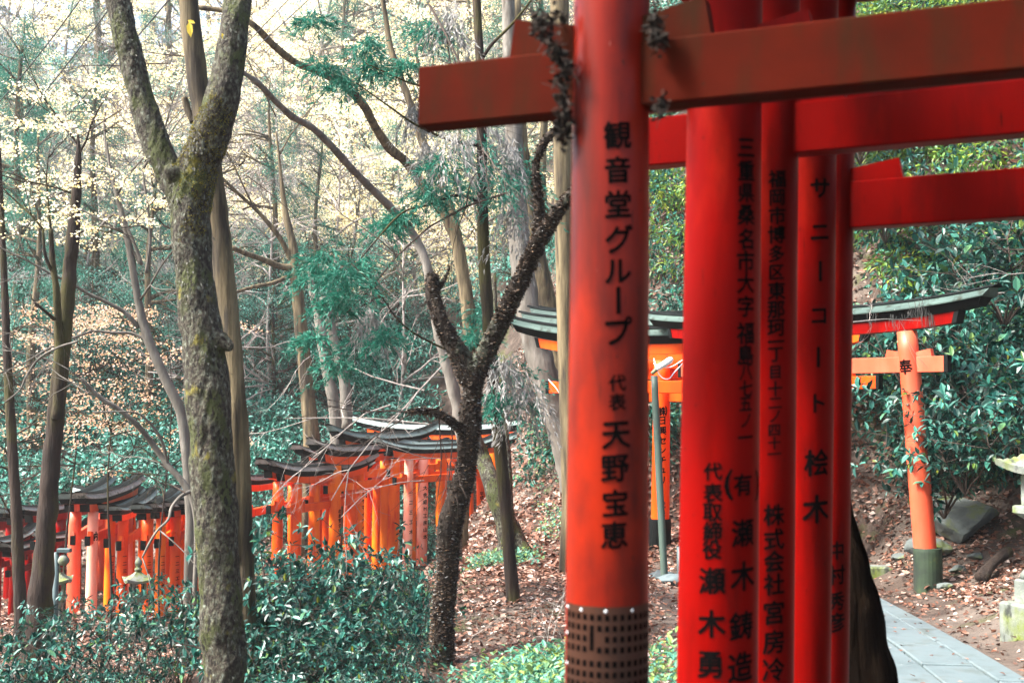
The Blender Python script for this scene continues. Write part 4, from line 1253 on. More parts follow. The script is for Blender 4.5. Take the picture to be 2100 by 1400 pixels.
def maple_crown(seed, Rr=3.2, Hh=4.5, n=44, per=170, leaf=.085, hang=.25):
    rs = np.random.default_rng(seed)
    g = Geo()
    for i in range(n):
        a = rs.uniform(0, 6.28)
        rr = Rr * math.sqrt(rs.random())
        z = rs.uniform(0, Hh)
        env = math.sqrt(max(.08, 1 - ((z - Hh * .45) / (Hh * .62)) ** 2))
        c = np.array([math.cos(a) * rr * env, math.sin(a) * rr * env, z])
        sr = rs.uniform(.45, 1.15)
        m = int(per * sr)
        b = rs.uniform(0, 6.28, m)
        q = sr * np.sqrt(rs.random(m))
        tilt = rs.normal(size=2) * .16
        C = np.stack([np.cos(b) * q, np.sin(b) * q * .8, rs.normal(size=m) * .05], -1)
        C[:, 2] += C[:, 0] * tilt[0] + C[:, 1] * tilt[1] - hang * (q / sr) ** 2 * sr * .5
        keep = fnoise(C + c, 3.2) > -.35
        C = C[keep] + c
        m = len(C)
        D = rs.normal(size=(m, 3)) * [1, 1, .5] + [0, 0, -.35]
        V, F = leaves(C, D, rs.normal(size=(m, 3)) * .65 + [0, 0, 1], rs.uniform(.6, 1.2, m) * leaf, rs.uniform(.55, 1, m) * leaf, .1)
        g.add(V, F)
    return g


def broad_crown(seed, Rr=2.6, Hh=4.0, n=70, per=110, leaf=.10, flat=.7):
    rs = np.random.default_rng(seed)
    g = Geo()
    for i in range(n):
        a = rs.uniform(0, 6.28)
        rr = Rr * rs.random() ** .45
        z = rs.uniform(0, Hh)
        env = math.sqrt(max(.08, 1 - ((z - Hh * .4) / (Hh * .65)) ** 2))
        c = np.array([math.cos(a) * rr * env, math.sin(a) * rr * env, z])
        sr = rs.uniform(.28, .62)
        m = int(per * sr * 1.6)
        U = unit(rs.normal(size=(m, 3)))
        C = c + U * sr * (rs.random((m, 1)) ** .4) * [1, 1, flat]
        D = U + rs.normal(size=(m, 3)) * .5 + [0, 0, -.2]
        V, F = leaves(C, D, U * .5 + rs.normal(size=(m, 3)) * .5 + [0, 0, .7], rs.uniform(.6, 1.2, m) * leaf, rs.uniform(.35, .5, m) * leaf, .12)
        g.add(V, F)
    return g


def cedar_crown(seed, Rr=2.0, Hh=7.0, n=46, leaf=.13):
    rs = np.random.default_rng(seed)
    g = Geo()
    for i in range(n):
        z = Hh * (i + rs.random()) / n
        a = rs.uniform(0, 6.28)
        L = Rr * (1.05 - z / Hh * .8) * rs.uniform(.6, 1.1)
        D0 = np.array([math.cos(a), math.sin(a), .1])
        dead = rs.random() < .22
        for k in range(9):
            f = .25 + .75 * (k + rs.random()) / 9
            c = np.array([0, 0, z]) + D0 * L * f + [0, 0, -.28 * L * f * f] + rs.normal(size=3) * .12
            m = 26
            U = D0 * .6 + rs.normal(size=(m, 3)) * [.6, .6, .3] + [0, 0, -.45 - .5 * dead]
            C = c + rs.normal(size=(m, 3)) * .11 + unit(U) * rs.random((m, 1)) * .16
            V, F = leaves(C, U, rs.normal(size=(m, 3)) * .5 + [0, 0, 1], rs.uniform(.6, 1.2, m) * leaf, .020, .05)
            g.add(V, F, 1 if dead else 0)
    return g


def trunk_geo(seed, Hh, r, crown_z, Rr, n=12, lean=.06, sub=2):
    rs = np.random.default_rng(seed)
    g = Geo()
    k = 12
    zz = np.linspace(-.6, Hh, k)
    P = np.stack([lean * zz * rs.normal() + .10 * np.sin(zz * .9 + seed), lean * zz * rs.normal() + .08 * np.cos(zz * .8 + seed), zz], -1)
    P -= [P[1][0], P[1][1], 0]
    rr = r * np.linspace(1.15, .22, k)
    rr[0] *= 1.3
    V, F = tube(P, rr, 9, .08, 5)
    g.add(V, F)
    for i in range(n):
        f = rs.uniform(crown_z / Hh * .75, .95)
        q = f * (k - 1)
        j = int(q)
        p = P[j] + (P[min(j + 1, k - 1)] - P[j]) * (q - j)
        a = rs.uniform(0, 6.28)
        twigs(g, p, (math.cos(a), math.sin(a), rs.uniform(.15, .7)), Rr * rs.uniform(.6, 1.05), r * (1.1 - f) * .7 + .012, sub, rs, 5, .55, .0, None, 3)
    return g


PROTO = {}
for k in range(3):
    PROTO['maple', k] = (trunk_geo(100 + k, 6.2, .10, 2.2, 2.6).mesh('maple_trunk', M['bark_grey'], True), maple_crown(200 + k).mesh('maple_crown', M['maple']), 1.9)
for k in range(2):
    PROTO['peach', k] = (trunk_geo(110 + k, 7.4, .030, 4.0, 2.0).mesh('peach_trunk', M['bark_dark'], True), maple_crown(210 + k, 3.0, 3.6, 20, 120, .070).mesh('peach_crown', M['maple_pink']), 1.7)
for k in range(3):
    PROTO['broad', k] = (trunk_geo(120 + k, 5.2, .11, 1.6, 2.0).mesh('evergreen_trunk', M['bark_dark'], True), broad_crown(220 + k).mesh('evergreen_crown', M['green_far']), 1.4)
for k in range(2):
    PROTO['cedar', k] = (trunk_geo(130 + k, 10.5, .16, 3.2, 1.6, 14, .02, 1).mesh('cedar_trunk', M['bark_brown'], True), cedar_crown(230 + k).mesh('cedar_crown', [M['needle'], M['needle_dead']]), 3.4)
for k in range(2):
    PROTO['bare', k] = (trunk_geo(150 + k, 6.5, .055, 1.8, 2.6, 18, .05, 3).mesh('bare_trunk', M['twig'], True), None, 0)
INFO = {'bare': ('bare_tree', 'bare pale tree', 'leafless pale trees among the maples'),
        'maple': ('maple_tree', 'pale yellow autumn maple on the far hillside', 'pale yellow maples scattered over the hillside'),
        'peach': ('peach_maple_tree', 'low maple with layered peach-coloured sprays at the left', 'peach-leaved maples above the left row of gates'),
        'broad': ('evergreen_tree', 'teal-green broadleaf evergreen on the far hillside', 'broadleaf evergreens scattered over the hillside'),
        'cedar': ('cedar_tree', 'tall straight cedar with drooping sprays on the far hillside', 'cedars scattered over the hillside')}
rs = np.random.default_rng(77)


def plant_tree(kind, k, px, Y, s, label=None, dz=0.0, rz=None, cdz=0.0):
    tm, cm, cz = PROTO[kind, k]
    p = W(px, 800, Y)
    nm, lb, gr = INFO[kind]
    t = empty(nm, (p.x, Y, h1(p.x, Y) + dz), rs.uniform(0, 6.28) if rz is None else rz)
    t.scale = (s, s, s * rs.uniform(.9, 1.15))
    if label is None:
        z = [(-999, 'at the left picture edge'), (60, 'above the slim dark trunk'), (150, 'beyond the mossy dark trunk'), (230, 'left of the forked tree'), (330, 'in the fork of the big tree'), (450, 'behind the forked tree'),
             (530, 'just right of the forked tree'), (610, 'above the knotted brown trunk'), (690, 'above the middle gates'), (770, 'under the long dark limb'), (850, 'left of the snapped arm'), (930, 'over the fungus-covered fork'),
             (1010, 'under the near beam end'), (1080, 'left of the nearest pillar'), (1300, 'between the two nearest pillars'), (1480, 'behind the lettered pillars'), (1740, 'over the far gate roof'), (1840, 'above the salmon pillar'),
             (1950, 'above the right roof tip'), (2050, 'at the right picture edge')]
        where = [w for q, w in z if px >= q][-1]
        rank = 'front rank' if Y < 33 else 'second rank' if Y < 37 else 'third rank' if Y < 43 else 'middle rank' if Y < 50 else 'far rank' if Y < 57 else 'upper rank' if Y < 68 else 'topmost rank'
        label = {'maple': 'pale yellow maple', 'broad': 'teal-green evergreen', 'cedar': 'straight drooping cedar', 'bare': 'leafless pale grey tree'}[kind] + ' ' + where + ', ' + rank + ' of the hillside'
    tag(t, label, 'tree', gr)
    link('trunk', tm, t)
    if cm:
        link('crown', cm, t, (0, 0, cz + cdz))
    return t


# hillside trees, by what stands where in the photograph
spots = []
for (px, Y, s, kd) in (
        # back ranks, pale
        (40, 52, 1.25, 'maple'), (180, 46, 1.2, 'maple'), (300, 55, 1.3, 'maple'), (420, 48, 1.2, 'maple'), (560, 54, 1.35, 'maple'), (640, 44, 1.1, 'maple'), (740, 50, 1.3, 'maple'), (820, 42, 1.1, 'maple'),
        (900, 52, 1.3, 'maple'), (1010, 46, 1.15, 'maple'), (1090, 54, 1.3, 'maple'), (-80, 48, 1.2, 'maple'), (120, 64, 1.5, 'maple'), (380, 66, 1.5, 'maple'), (640, 66, 1.5, 'maple'), (860, 64, 1.5, 'maple'), (1060, 66, 1.5, 'maple'),
        (240, 74, 1.6, 'maple'), (500, 76, 1.6, 'maple'), (760, 76, 1.6, 'maple'), (0, 72, 1.6, 'maple'), (60, 84, 2.0, 'maple'), (160, 86, 2.0, 'maple'), (300, 86, 2.0, 'maple'), (-60, 84, 2.0, 'maple'), (420, 88, 2.0, 'maple'),
        (250, 40, 1.0, 'maple'), (480, 40, 1.0, 'maple'), (700, 37, .95, 'maple'), (860, 36, .9, 'maple'), (980, 38, .9, 'maple'), (560, 36, .85, 'maple'), (360, 37, .9, 'maple'),
        # green accents
        (40, 36, 1.0, 'cedar'), (-40, 40, 1.1, 'cedar'), (330, 60, 1.3, 'cedar'), (700, 58, 1.1, 'cedar'), (960, 56, 1.2, 'cedar'), (640, 34, .75, 'cedar'), (1040, 40, 1.0, 'cedar'), (1120, 36, 1.0, 'cedar'),
        (140, 36, .9, 'broad'), (250, 35, .9, 'broad'), (340, 34, .85, 'broad'), (440, 35, .9, 'broad'), (540, 34, .8, 'broad'), (640, 36, .9, 'broad'), (740, 34, .8, 'broad'), (60, 34, .9, 'broad'), (-40, 33, .9, 'broad'),
        (180, 31.5, .7, 'broad'), (300, 32, .7, 'broad'), (400, 32, .7, 'broad'), (560, 32, .65, 'broad'), (90, 31, .7, 'broad'), (680, 32.5, .65, 'broad'), (0, 31, .7, 'broad'), (820, 36, .7, 'broad'),
        (1080, 30, .6, 'broad'), (780, 46, .9, 'broad'), (1000, 50, 1.0, 'broad'), (150, 50, 1.1, 'broad'), (420, 58, 1.2, 'broad'), (580, 47, .9, 'broad'), (860, 58, 1.2, 'broad'), (20, 60, 1.3, 'broad'), (700, 70, 1.5, 'broad'), (940, 44, .8, 'cedar'), (800, 40, .7, 'cedar'), (180, 62, 1.4, 'cedar'),
        # right bank
        (1370, 24, .7, 'broad'), (1430, 27, .8, 'broad'), (1700, 26, .8, 'broad'), (1800, 22, .65, 'broad'), (1900, 21, .6, 'broad'), (2010, 20, .6, 'broad'), (2110, 19, .6, 'broad'), (150, 33, 1.1, 'bare'), (330, 35, 1.2, 'bare'), (430, 38, 1.3, 'bare'), (560, 32, 1.0, 'bare'), (700, 36, 1.2, 'bare'), (240, 42, 1.4, 'bare'), (40, 38, 1.3, 'bare'), (820, 33, 1.0, 'bare'), (620, 44, 1.5, 'bare'), (480, 30, .8, 'bare'), (70, 30, .8, 'cedar'), (300, 30.5, .75, 'cedar'), (180, 33.5, .95, 'cedar'), (400, 33, .9, 'cedar'), (560, 33.5, .8, 'cedar'), (20, 33, 1.0, 'cedar'), (1850, 28, .9, 'broad'), (1980, 27, .9, 'broad'),
        (2100, 26, .9, 'broad'), (1960, 34, 1.1, 'broad'), (1780, 36, 1.1, 'cedar'), (2080, 36, 1.2, 'cedar'), (1380, 34, 1.0, 'maple'), (1890, 40, 1.2, 'maple'), (1370, 42, 1.2, 'broad'), (1500, 38, 1.2, 'broad')):
    plant_tree(kd, int(rs.integers(0, 3 if kd in ('maple', 'broad') else 2)), px, Y, s)
# peach sprays in front of the left part
plant_tree('peach', 0, 40, 16.5, .62, 'peach-leaved maple at the left edge behind the slim reddish-brown trunk', cdz=2.1)
plant_tree('peach', 1, 235, 17.5, .70, 'peach-leaved maple spreading over the grey sweeping gate roof', cdz=2.2)
plant_tree('peach', 0, 335, 18.5, .60, 'peach-leaved maple behind the arching pale sapling', cdz=2.6)
plant_tree('peach', 1, 140, 19.5, .75, 'peach-leaved maple behind the mossy dark trunk', cdz=2.4)
pc = localise(md, [W(150, 380, 13)[:]])[0]
link('crown', PROTO['maple', 1][1], md, (pc[0], pc[1], pc[2] - .6), (0, 0, 1.0), (.42, .42, .42))
# unseen evergreens added overhead and round the camera to shade the near gates
for (x, y, z, s, k, lb) in ((2.2, 5.6, 4.6, 1.0, 0, 'unseen evergreen crown spreading high over the near gates'), (-2.6, .6, 4.3, 1.0, 1, 'unseen evergreen overhanging the near gates from the left'),
                            (-5.2, -1.6, 4.6, 1.15, 2, 'unseen tall evergreen beside the camera at the left'), (4.8, 2.4, 4.4, 1.0, 2, 'unseen evergreen overhanging the near gates from the right'),
                            (-.2, -2.6, 4.4, 1.1, 0, 'unseen evergreen overhanging the path behind the camera'),
                            (-7.5, 1.5, 2.6, 1.3, 0, 'broad evergreen out of the picture at the left'), (-4.5, -5.5, 1.8, 1.3, 1, 'low-branched evergreen behind the camera at the left'),
                            (.5, -7, 1.6, 1.3, 2, 'low-branched evergreen straight behind the camera'), (5, -5.5, 1.6, 1.3, 0, 'low-branched evergreen behind the camera at the right'),
                            (8, -.5, 1.2, 1.3, 1, 'low-branched evergreen right of the camera'), (7.4, 4.4, 2.2, 1.1, 2, 'unseen evergreen on the bank right of the near gates'),
                            (-9.5, -3, 1.2, 1.3, 2, 'low-branched evergreen far left of the camera')):
    t = empty('evergreen_tree', (x, y, h1(x, y)))
    t.scale = (s, s, s)
    tag(t, lb, 'tree')
    link('crown', PROTO['broad', k][1], t, (0, 0, z / s), (0, 0, x))
    g = Geo().add(*tube([(0, 0, -.3), (.1, .1, 2.5), (0, .1, 6.5)], [.16, .13, .05], 10))
    if x < 0 or x > 3:
        g.build('trunk', M['bark_dark'], t, smooth=True)

# ------------------------------------------------------------------ the wooded slope itself
rs = np.random.default_rng(99)


def frame_px(P):
    d = np.asarray(P) - [0, 0, EYE]
    c, s = math.cos(PITCH), math.sin(PITCH)
    dep = d[:, 1] * c + d[:, 2] * s
    return 1050 + d[:, 0] / dep * FPX, 700 - (-d[:, 1] * s + d[:, 2] * c) / dep * FPX


def slope_wood():
    gm = Geo()
    n = 3300
    yy = 27 + 66 * rs.random(n) ** 1.3
    xx = (rs.uniform(-300, 2300, n) - 1050) / FPX * yy
    ye = rs.uniform(27.5, 38, 800)
    xx = np.concatenate([xx, (rs.uniform(-100, 880, 800) - 1050) / FPX * ye])
    yy = np.concatenate([yy, ye])
    zz = H(xx, yy)
    px, py = frame_px(np.stack([xx, yy, zz], -1))
    pn = fnoise(np.stack([xx * 1.0, yy * .8, zz * 1.4], -1), .22)
    for i, (x, y, z, a, b) in enumerate(zip(xx, yy, zz, px, py)):
        brown = 880 < a < 1180 and b > 560 and y < 33
        if brown:
            continue
        pale = a < 1190 and b < (590 if a > 420 else 500) and .5 + .9 * pn[i] + rs.normal() * .12 < np.clip(((610 if a > 420 else 520) - b) / 150, .03, .62 + .22 * np.clip((a - 500) / 500, 0, 1))
        sr = rs.uniform(.5, 1.1) * (.6 + y / 70)
        hh = rs.random() ** 1.6 * (2.6 if y > 33 else 1.2)
        m = int(95 * (1.0 if y < 50 else .8))
        ls = .085 + .0018 * y
        if pale:
            C = np.array([x, y, z + hh + .1]) + rs.normal(size=(m, 3)) * [sr * 1.25, sr * .9, sr * .09]
            D = rs.normal(size=(m, 3)) * [1, 1, .4] + [0, 0, -.3]
            V, F = leaves(C, D, rs.normal(size=(m, 3)) * .6 + [0, -.2, 1], rs.uniform(.6, 1.2, m) * ls, rs.uniform(.5, 1, m) * ls, .1)
            gm.add(V, F, 0 if (a > 330 or b < 480 or rs.random() < .5) else 2)
        else:
            U = unit(rs.normal(size=(m, 3)))
            C = np.array([x, y, z + hh * .6 + .15]) + U * sr * .62 * [1.1, 1, .62] * rs.random((m, 1)) ** .4
            D = U + rs.normal(size=(m, 3)) * .5 + [0, 0, -.2]
            V, F = leaves(C, D, U * .5 + rs.normal(size=(m, 3)) * .5 + [0, -.1, .7], rs.uniform(.7, 1.3, m) * ls * 1.05, rs.uniform(.35, .6, m) * ls, .12)
            gm.add(V, F, 1)
    return gm


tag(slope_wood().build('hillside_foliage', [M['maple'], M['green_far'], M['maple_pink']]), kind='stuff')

# right bank: broadleaf cover running up the slope behind the far gates
g = Geo()
n = 900
px = np.concatenate([rs.uniform(1730, 2200, 620), rs.uniform(1330, 1420, 110), rs.uniform(1420, 1730, 60), rs.uniform(1090, 1180, 50), rs.uniform(1860, 2120, 160)])
yy = np.concatenate([rs.uniform(13.2, 26, 620), rs.uniform(18, 27, 110), rs.uniform(19, 27, 60), rs.uniform(17, 25, 50), rs.uniform(12.8, 16, 160)])
xx = (px - 1050) / FPX * yy
zz = H(xx, yy)
qx, qy = frame_px(np.stack([xx, yy, zz], -1))
for x, y, z, a, b in zip(xx, yy, zz, qx, qy):
    if b > 1000 or (a > 1730 and b > 900 and a < 1840):
        continue
    if 1090 < a < 1200 and rs.random() < .4:
        continue
    sr = rs.uniform(.22, .55)
    m = int(70 + 130 * sr)
    U = unit(rs.normal(size=(m, 3)))
    C = np.array([x, y, z + rs.uniform(.1, .7)]) + U * sr * [1.2, 1, .7] * rs.random((m, 1)) ** .4
    D = U * .8 + rs.normal(size=(m, 3)) * .5 + [0, 0, -.35]
    V, F = leaves(C, D, U * .4 + rs.normal(size=(m, 3)) * .4 + [0, -.2, .8], rs.uniform(.06, .135, m), rs.uniform(.03, .06, m), .12, True)
    g.add(V, F, 1 if (rs.random() < np.clip((700 - b) / 350, .04, .6)) else 0)
tag(g.build('bank_foliage', [M['green'], M['lime']]), kind='stuff')

# ------------------------------------------------------------------ shrubs


def shrub_geo(seed, Rr=.75, Hh=1.15, n=70, leaf=.085, whorl=7, spread=1.0, layers=3):
    """stems and glossy leaves in whorls; returns (stems, leaves)"""
    rs = np.random.default_rng(seed)
    gs, gl = Geo(), Geo()
    main = []
    for i in range(6):
        a = rs.uniform(0, 6.28)
        k = 7
        P = [np.array([0, 0, -.15])]
        D = np.array([math.cos(a) * .55 * spread, math.sin(a) * .55 * spread, 1.0])
        for j in range(k):
            D = D + rs.normal(size=3) * .16
            D /= np.linalg.norm(D)
            P.append(P[-1] + D * (Hh * rs.uniform(.75, 1.1) + .15) / k)
        P = np.array(P)
        main.append(P)
        gs.add(*tube(P, np.linspace(.013, .004, k + 1), 5))
    for i in range(n):
        P = main[int(rs.integers(0, len(main)))]
        j = int(rs.integers(2, len(P)))
        a = rs.uniform(0, 6.28)
        D = np.array([math.cos(a), math.sin(a), rs.uniform(-.1, .9)])
        L = Rr * rs.uniform(.3, .95)
        Q = [P[j]]
        for q in range(4):
            D = D + rs.normal(size=3) * .15 + [0, 0, .04]
            D /= np.linalg.norm(D)
            Q.append(Q[-1] + D * L / 4)
        Q = np.array(Q)
        gs.add(*tube(Q, np.linspace(.0042, .0018, 5), 4))
        for (idx, cnt) in ((4, whorl), (3, 3), (2, 3)):
            m = int(cnt + rs.integers(-1, 2))
            if m < 1:
                continue
            b = rs.uniform(0, 6.28) + np.arange(m) * 2.4
            up = D
            s1 = unit(np.cross(up, [.3, .1, .9]))
            s2 = np.cross(up, s1)
            DD = (np.cos(b)[:, None] * s1 + np.sin(b)[:, None] * s2) + up * rs.uniform(.1, .7, (m, 1)) + [0, 0, -.10]
            C = Q[idx] + rs.normal(size=(m, 3)) * .008
            Lf = leaf * rs.uniform(.42, 1.2, m)
            N = np.array([0, 0, 1.0]) + up * .5 + rs.normal(size=(m, 3)) * .22
            V, F = leaves(C, DD, N, Lf, Lf * rs.uniform(.42, .54, m), .12, True)
            gl.add(V, F)
    return gs, gl


SH = []
for k, (Rr, Hh, n, lf, wh) in enumerate(((.75, 1.1, 95, .115, 6), (.62, .85, 95, .085, 6), (.55, 1.5, 48, .100, 6), (.85, .8, 100, .11, 6))):
    a, b = shrub_geo(300 + k, Rr, Hh, n, lf, wh)
    SH.append((a.mesh('shrub_stem', M['stem']), b.mesh('shrub_leaves', M['bush'])))
rs = np.random.default_rng(12)
SG = 'glossy evergreen shrubs filling the slope below the gates'


def shrub(k, px, Y, s, label='glossy dark green shrub in the thicket below the gates', dz=0.0, group=SG):
    x = (px - 1050) / FPX * Y
    t = empty('shrub', (x, Y, h1(x, Y) + dz), rs.uniform(0, 6.28))
    t.scale = (s, s, s)
    tag(t, label, 'shrub', group)
    link('stem', SH[k][0], t)
    link('foliage', SH[k][1], t)
    return t


# (px, distance, kind, wanted top row in the photo)
def shrub_where(px, Y):
    z = [(-99, 'in the left corner'), (50, 'below the slim dark trunk'), (140, 'right of the mossy dark trunk'), (210, 'below the left lantern'), (290, 'left of the forked trunk'), (400, 'right of the forked trunk'),
         (570, 'below the grey-roofed gates'), (625, 'around the young shoot'), (675, 'below the lettered orange pillar'), (725, 'below the yellow-orange pillar'), (775, 'below the stout pillar'), (815, 'below the pale pillars'), (845, 'against the fungus-covered trunk')]
    row = 'lowest row' if Y < 7.9 else 'second row' if Y < 8.7 else 'third row' if Y < 9.5 else 'fourth row' if Y < 10.3 else 'fifth row' if Y < 11.1 else 'sixth row' if Y < 12 else 'rearmost row'
    return 'glossy dark shrub ' + [w for q, w in z if px >= q][-1] + ', ' + row + ' of the thicket'


def shrub_top(k, px, Y, top, **kw):
    if 'label' not in kw:
        kw['label'] = shrub_where(px, Y)
    x = (px - 1050) / FPX * Y
    need = W(px, top + (55 if px < 420 and k != 2 else 22), Y).z - h1(x, Y)
    hh = (1.35, 1.1, 1.75, 1.05)[k]
    shrub(k, px, Y, min(max(need / hh, .3), 1.7), **kw)


for (px, Y, k, top) in (
        (30, 10.2, 1, 1225), (-30, 9, 3, 1240), (110, 9.6, 3, 1290), (60, 8.2, 0, 1330), (190, 10.6, 0, 1310), (250, 9.0, 3, 1310), (110, 7.8, 1, 1350), (230, 8.6, 1, 1345), (340, 10.2, 0, 1290), (-10, 7.4, 3, 1370), (300, 9.2, 1, 1340), (90, 7.2, 3, 1385),
        (540, 10.4, 0, 1110), (600, 11.2, 0, 1105), (660, 10.6, 3, 1095), (720, 11.4, 0, 1100), (780, 10.8, 3, 1110), (830, 11.5, 1, 1130), (560, 9.4, 3, 1180), (630, 9.6, 0, 1170), (700, 9.2, 3, 1180), (770, 9.5, 0, 1190), (850, 10.2, 3, 1190),
        (560, 9.0, 3, 1250), (630, 8.4, 0, 1260), (690, 8.4, 3, 1280), (750, 8.4, 0, 1270), (820, 8.6, 3, 1280), (860, 9.6, 1, 1230), (660, 8.3, 1, 1310), (790, 7.2, 3, 1350), (760, 7.6, 0, 1350), (620, 8.6, 1, 1330), (560, 9.0, 1, 1320), (860, 7.6, 1, 1370),
        (740, 12.8, 0, 1080), (820, 12.8, 0, 1130), (870, 12, 1, 1150), (520, 11.5, 1, 1120), (585, 12.6, 0, 1080), (660, 12.6, 0, 1090)):
    shrub_top(k, px, Y, top)
shrub_top(2, 630, 9.9, 965, label='young shoot with drooping leaf whorls standing above the thicket in front of the middle gates', group=None)
shrub_top(2, 855, 11.6, 1075, label='leafy sprig with yellow-green tips before the pale pillars of the middle gates', group=None)
# the open-stemmed shrub left of the forked tree
for (px, Y, k, top, lb) in ((230, 9.9, 2, 1145, 'open shrub with bare dark stems left of the mossy forked tree'), (330, 9.7, 2, 1125, 'open leggy shrub touching the mossy forked tree'),
                            (275, 10.6, 2, 1130, 'leggy shrub between the two open shrubs left of the forked tree'), (380, 10.4, 2, 1105, 'tall leggy shrub just behind the mossy forked trunk'),
                            (190, 10.2, 2, 1150, 'leggy shrub in front of the left pair of pale pillars')):
    shrub_top(k, px, Y, top, label=lb, group=None)
# shrub leaning across the salmon pillar and over the right bank
for (px, Y, k, s, dz) in ((1975, 11.6, 0, .8, 1.0), (1930, 12.4, 3, 1.1, .7), (2000, 12.8, 0, 1.2, .8), (2080, 12.5, 3, 1.2, .9), (1960, 13.6, 3, 1.3, 1.3), (2060, 14, 0, 1.4, 1.5), (2120, 11.5, 0, 1.1, .9), (1905, 14.2, 0, 1.2, 1.0), (1780, 15.5, 1, 1.1, .8), (1820, 16.5, 3, 1.2, 1.3), (1770, 18, 0, 1.2, 1.2)):
    shrub(k, px, Y, s, 'glossy bank shrub ' + ['beside', 'just right of', 'well right of', 'far right of', 'up the slope from', 'high above and right of', 'nearest the lantern from', 'behind', 'left of', 'farther left of', 'farthest back left of'][[1975, 1930, 2000, 2080, 1960, 2060, 2120, 1905, 1780, 1820, 1770].index(px)] + ' the salmon pillar', dz, 'shrubs on the bank right of the far gates')

# low plants at the foot of the leaf-strewn mound
g = Geo()
for i in range(420):
    if i < 260:
        px, Y = rs.uniform(940, 1175), rs.uniform(6.4, 8.3)
        if rs.random() > np.clip((px - 900) / 200, .25, 1):
            continue
    elif i < 330:
        px, Y = rs.uniform(960, 1100), rs.uniform(13.6, 15.4)
    elif i < 380:
        px, Y = rs.uniform(1100, 1175), rs.uniform(17, 21)
    else:
        px, Y = rs.uniform(1330, 1410), rs.uniform(5.5, 8)
    x = (px - 1050) / FPX * Y
    z = h1(x, Y)
    m = int(rs.integers(8, 22))
    b = rs.uniform(0, 6.28, m)
    D = np.stack([np.cos(b), np.sin(b), rs.uniform(.1, 1.1, m)], -1)
    C = np.array([x, Y, z]) + rs.normal(size=(m, 3)) * [.07, .07, 0] + [0, 0, 1] * rs.uniform(.02, .20, (m, 1))
    V, F = leaves(C, D, rs.normal(size=(m, 3)) * .3 + [0, 0, 1], rs.uniform(.035, .075, m), rs.uniform(.02, .04, m), .1, True)
    g.add(V, F)
tag(g.build('ground_plants', M['cover']), kind='stuff')

# fallen leaves over the banks and the soil beside the path
g = Geo()
n = 190000
Y = 4.5 + 27 * rs.random(n) ** .62
px = np.where(rs.random(n) < .72, rs.uniform(900, 2200, n), rs.uniform(-60, 900, n))
x = (px - 1050) / FPX * Y
dd, _ = path_dist(np.stack([x, Y], -1))
thick = fnoise(np.stack([x, Y, x * 0], -1), .9)
keep = ((dd > .9) & (thick + rs.normal(size=n) * .6 > -1.0) & ~((dd < 1.35) & (rs.random(n) < .72))) | (rs.random(n) < .03)
x, Y = x[keep], Y[keep]
z = H(x, Y)
e = .06
N = np.stack([-(H(x + e, Y) - z) / e, -(H(x, Y + e) - z) / e, np.ones(len(x))], -1)
m = len(x)
D = rs.normal(size=(m, 3)) * [1, 1, .25]
gn = .05 * fnoise(np.stack([x, Y, x * 0], -1), 1.1) + .02 * fnoise(np.stack([x, Y, x * 0], -1), 4.3)
dd, ph = path_dist(np.stack([x, Y], -1))
on = dd < .82
zz = z + gn * np.clip((dd - 1.0) / .6, 0, 1) + rs.uniform(.004, .035, m)
zz = np.where(on, ph + .024, zz)
sz = np.where(on, .045, rs.uniform(.035, .085, m) * np.clip(Y / 12, .75, 1.5))
V, F = leaves(np.stack([x, Y, zz], -1), D, unit(N) + rs.normal(size=(m, 3)) * np.where(on, .05, .38)[:, None], sz, sz * rs.uniform(.45, .8, m), .12)
tag(g.add(V, F).build('fallen_leaves', M['litter']), kind='stuff')

# ------------------------------------------------------------------ rocks, log, kerbs


def rock(name, label, x, y, s, seed, mat='rock', flat=.6, cat='rock', group=None, sink=.3, rz=0.0):
    bm = bmesh.new()
    bmesh.ops.create_icosphere(bm, subdivisions=4, radius=1)
    V = np.array([v.co[:] for v in bm.verts])
    F = np.array([[v.index for v in f.verts] for f in bm.faces])
    bm.free()
    rr = np.random.default_rng(seed)
    for _ in range(11):                                     # cleave flat faces
        d = unit(rr.normal(size=3))
        lim = rr.uniform(.50, .80)
        q = V @ d
        V = V - np.maximum(q - lim, 0)[:, None] * d
    V = V * (1 + .05 * fnoise(V + seed, 3))[:, None] * np.array(s) * [1, 1, flat]
    c, s_ = math.cos(rz), math.sin(rz)
    V = V @ np.array([[c, s_, 0], [-s_, c, 0], [0, 0, 1]])
    o = Geo().add(V, F).build(name, M[mat])
    o.location = (x, y, h1(x, y) + V[:, 2].max() * (1 - 2 * sink))
    tag(o, label, cat, group)
    return o


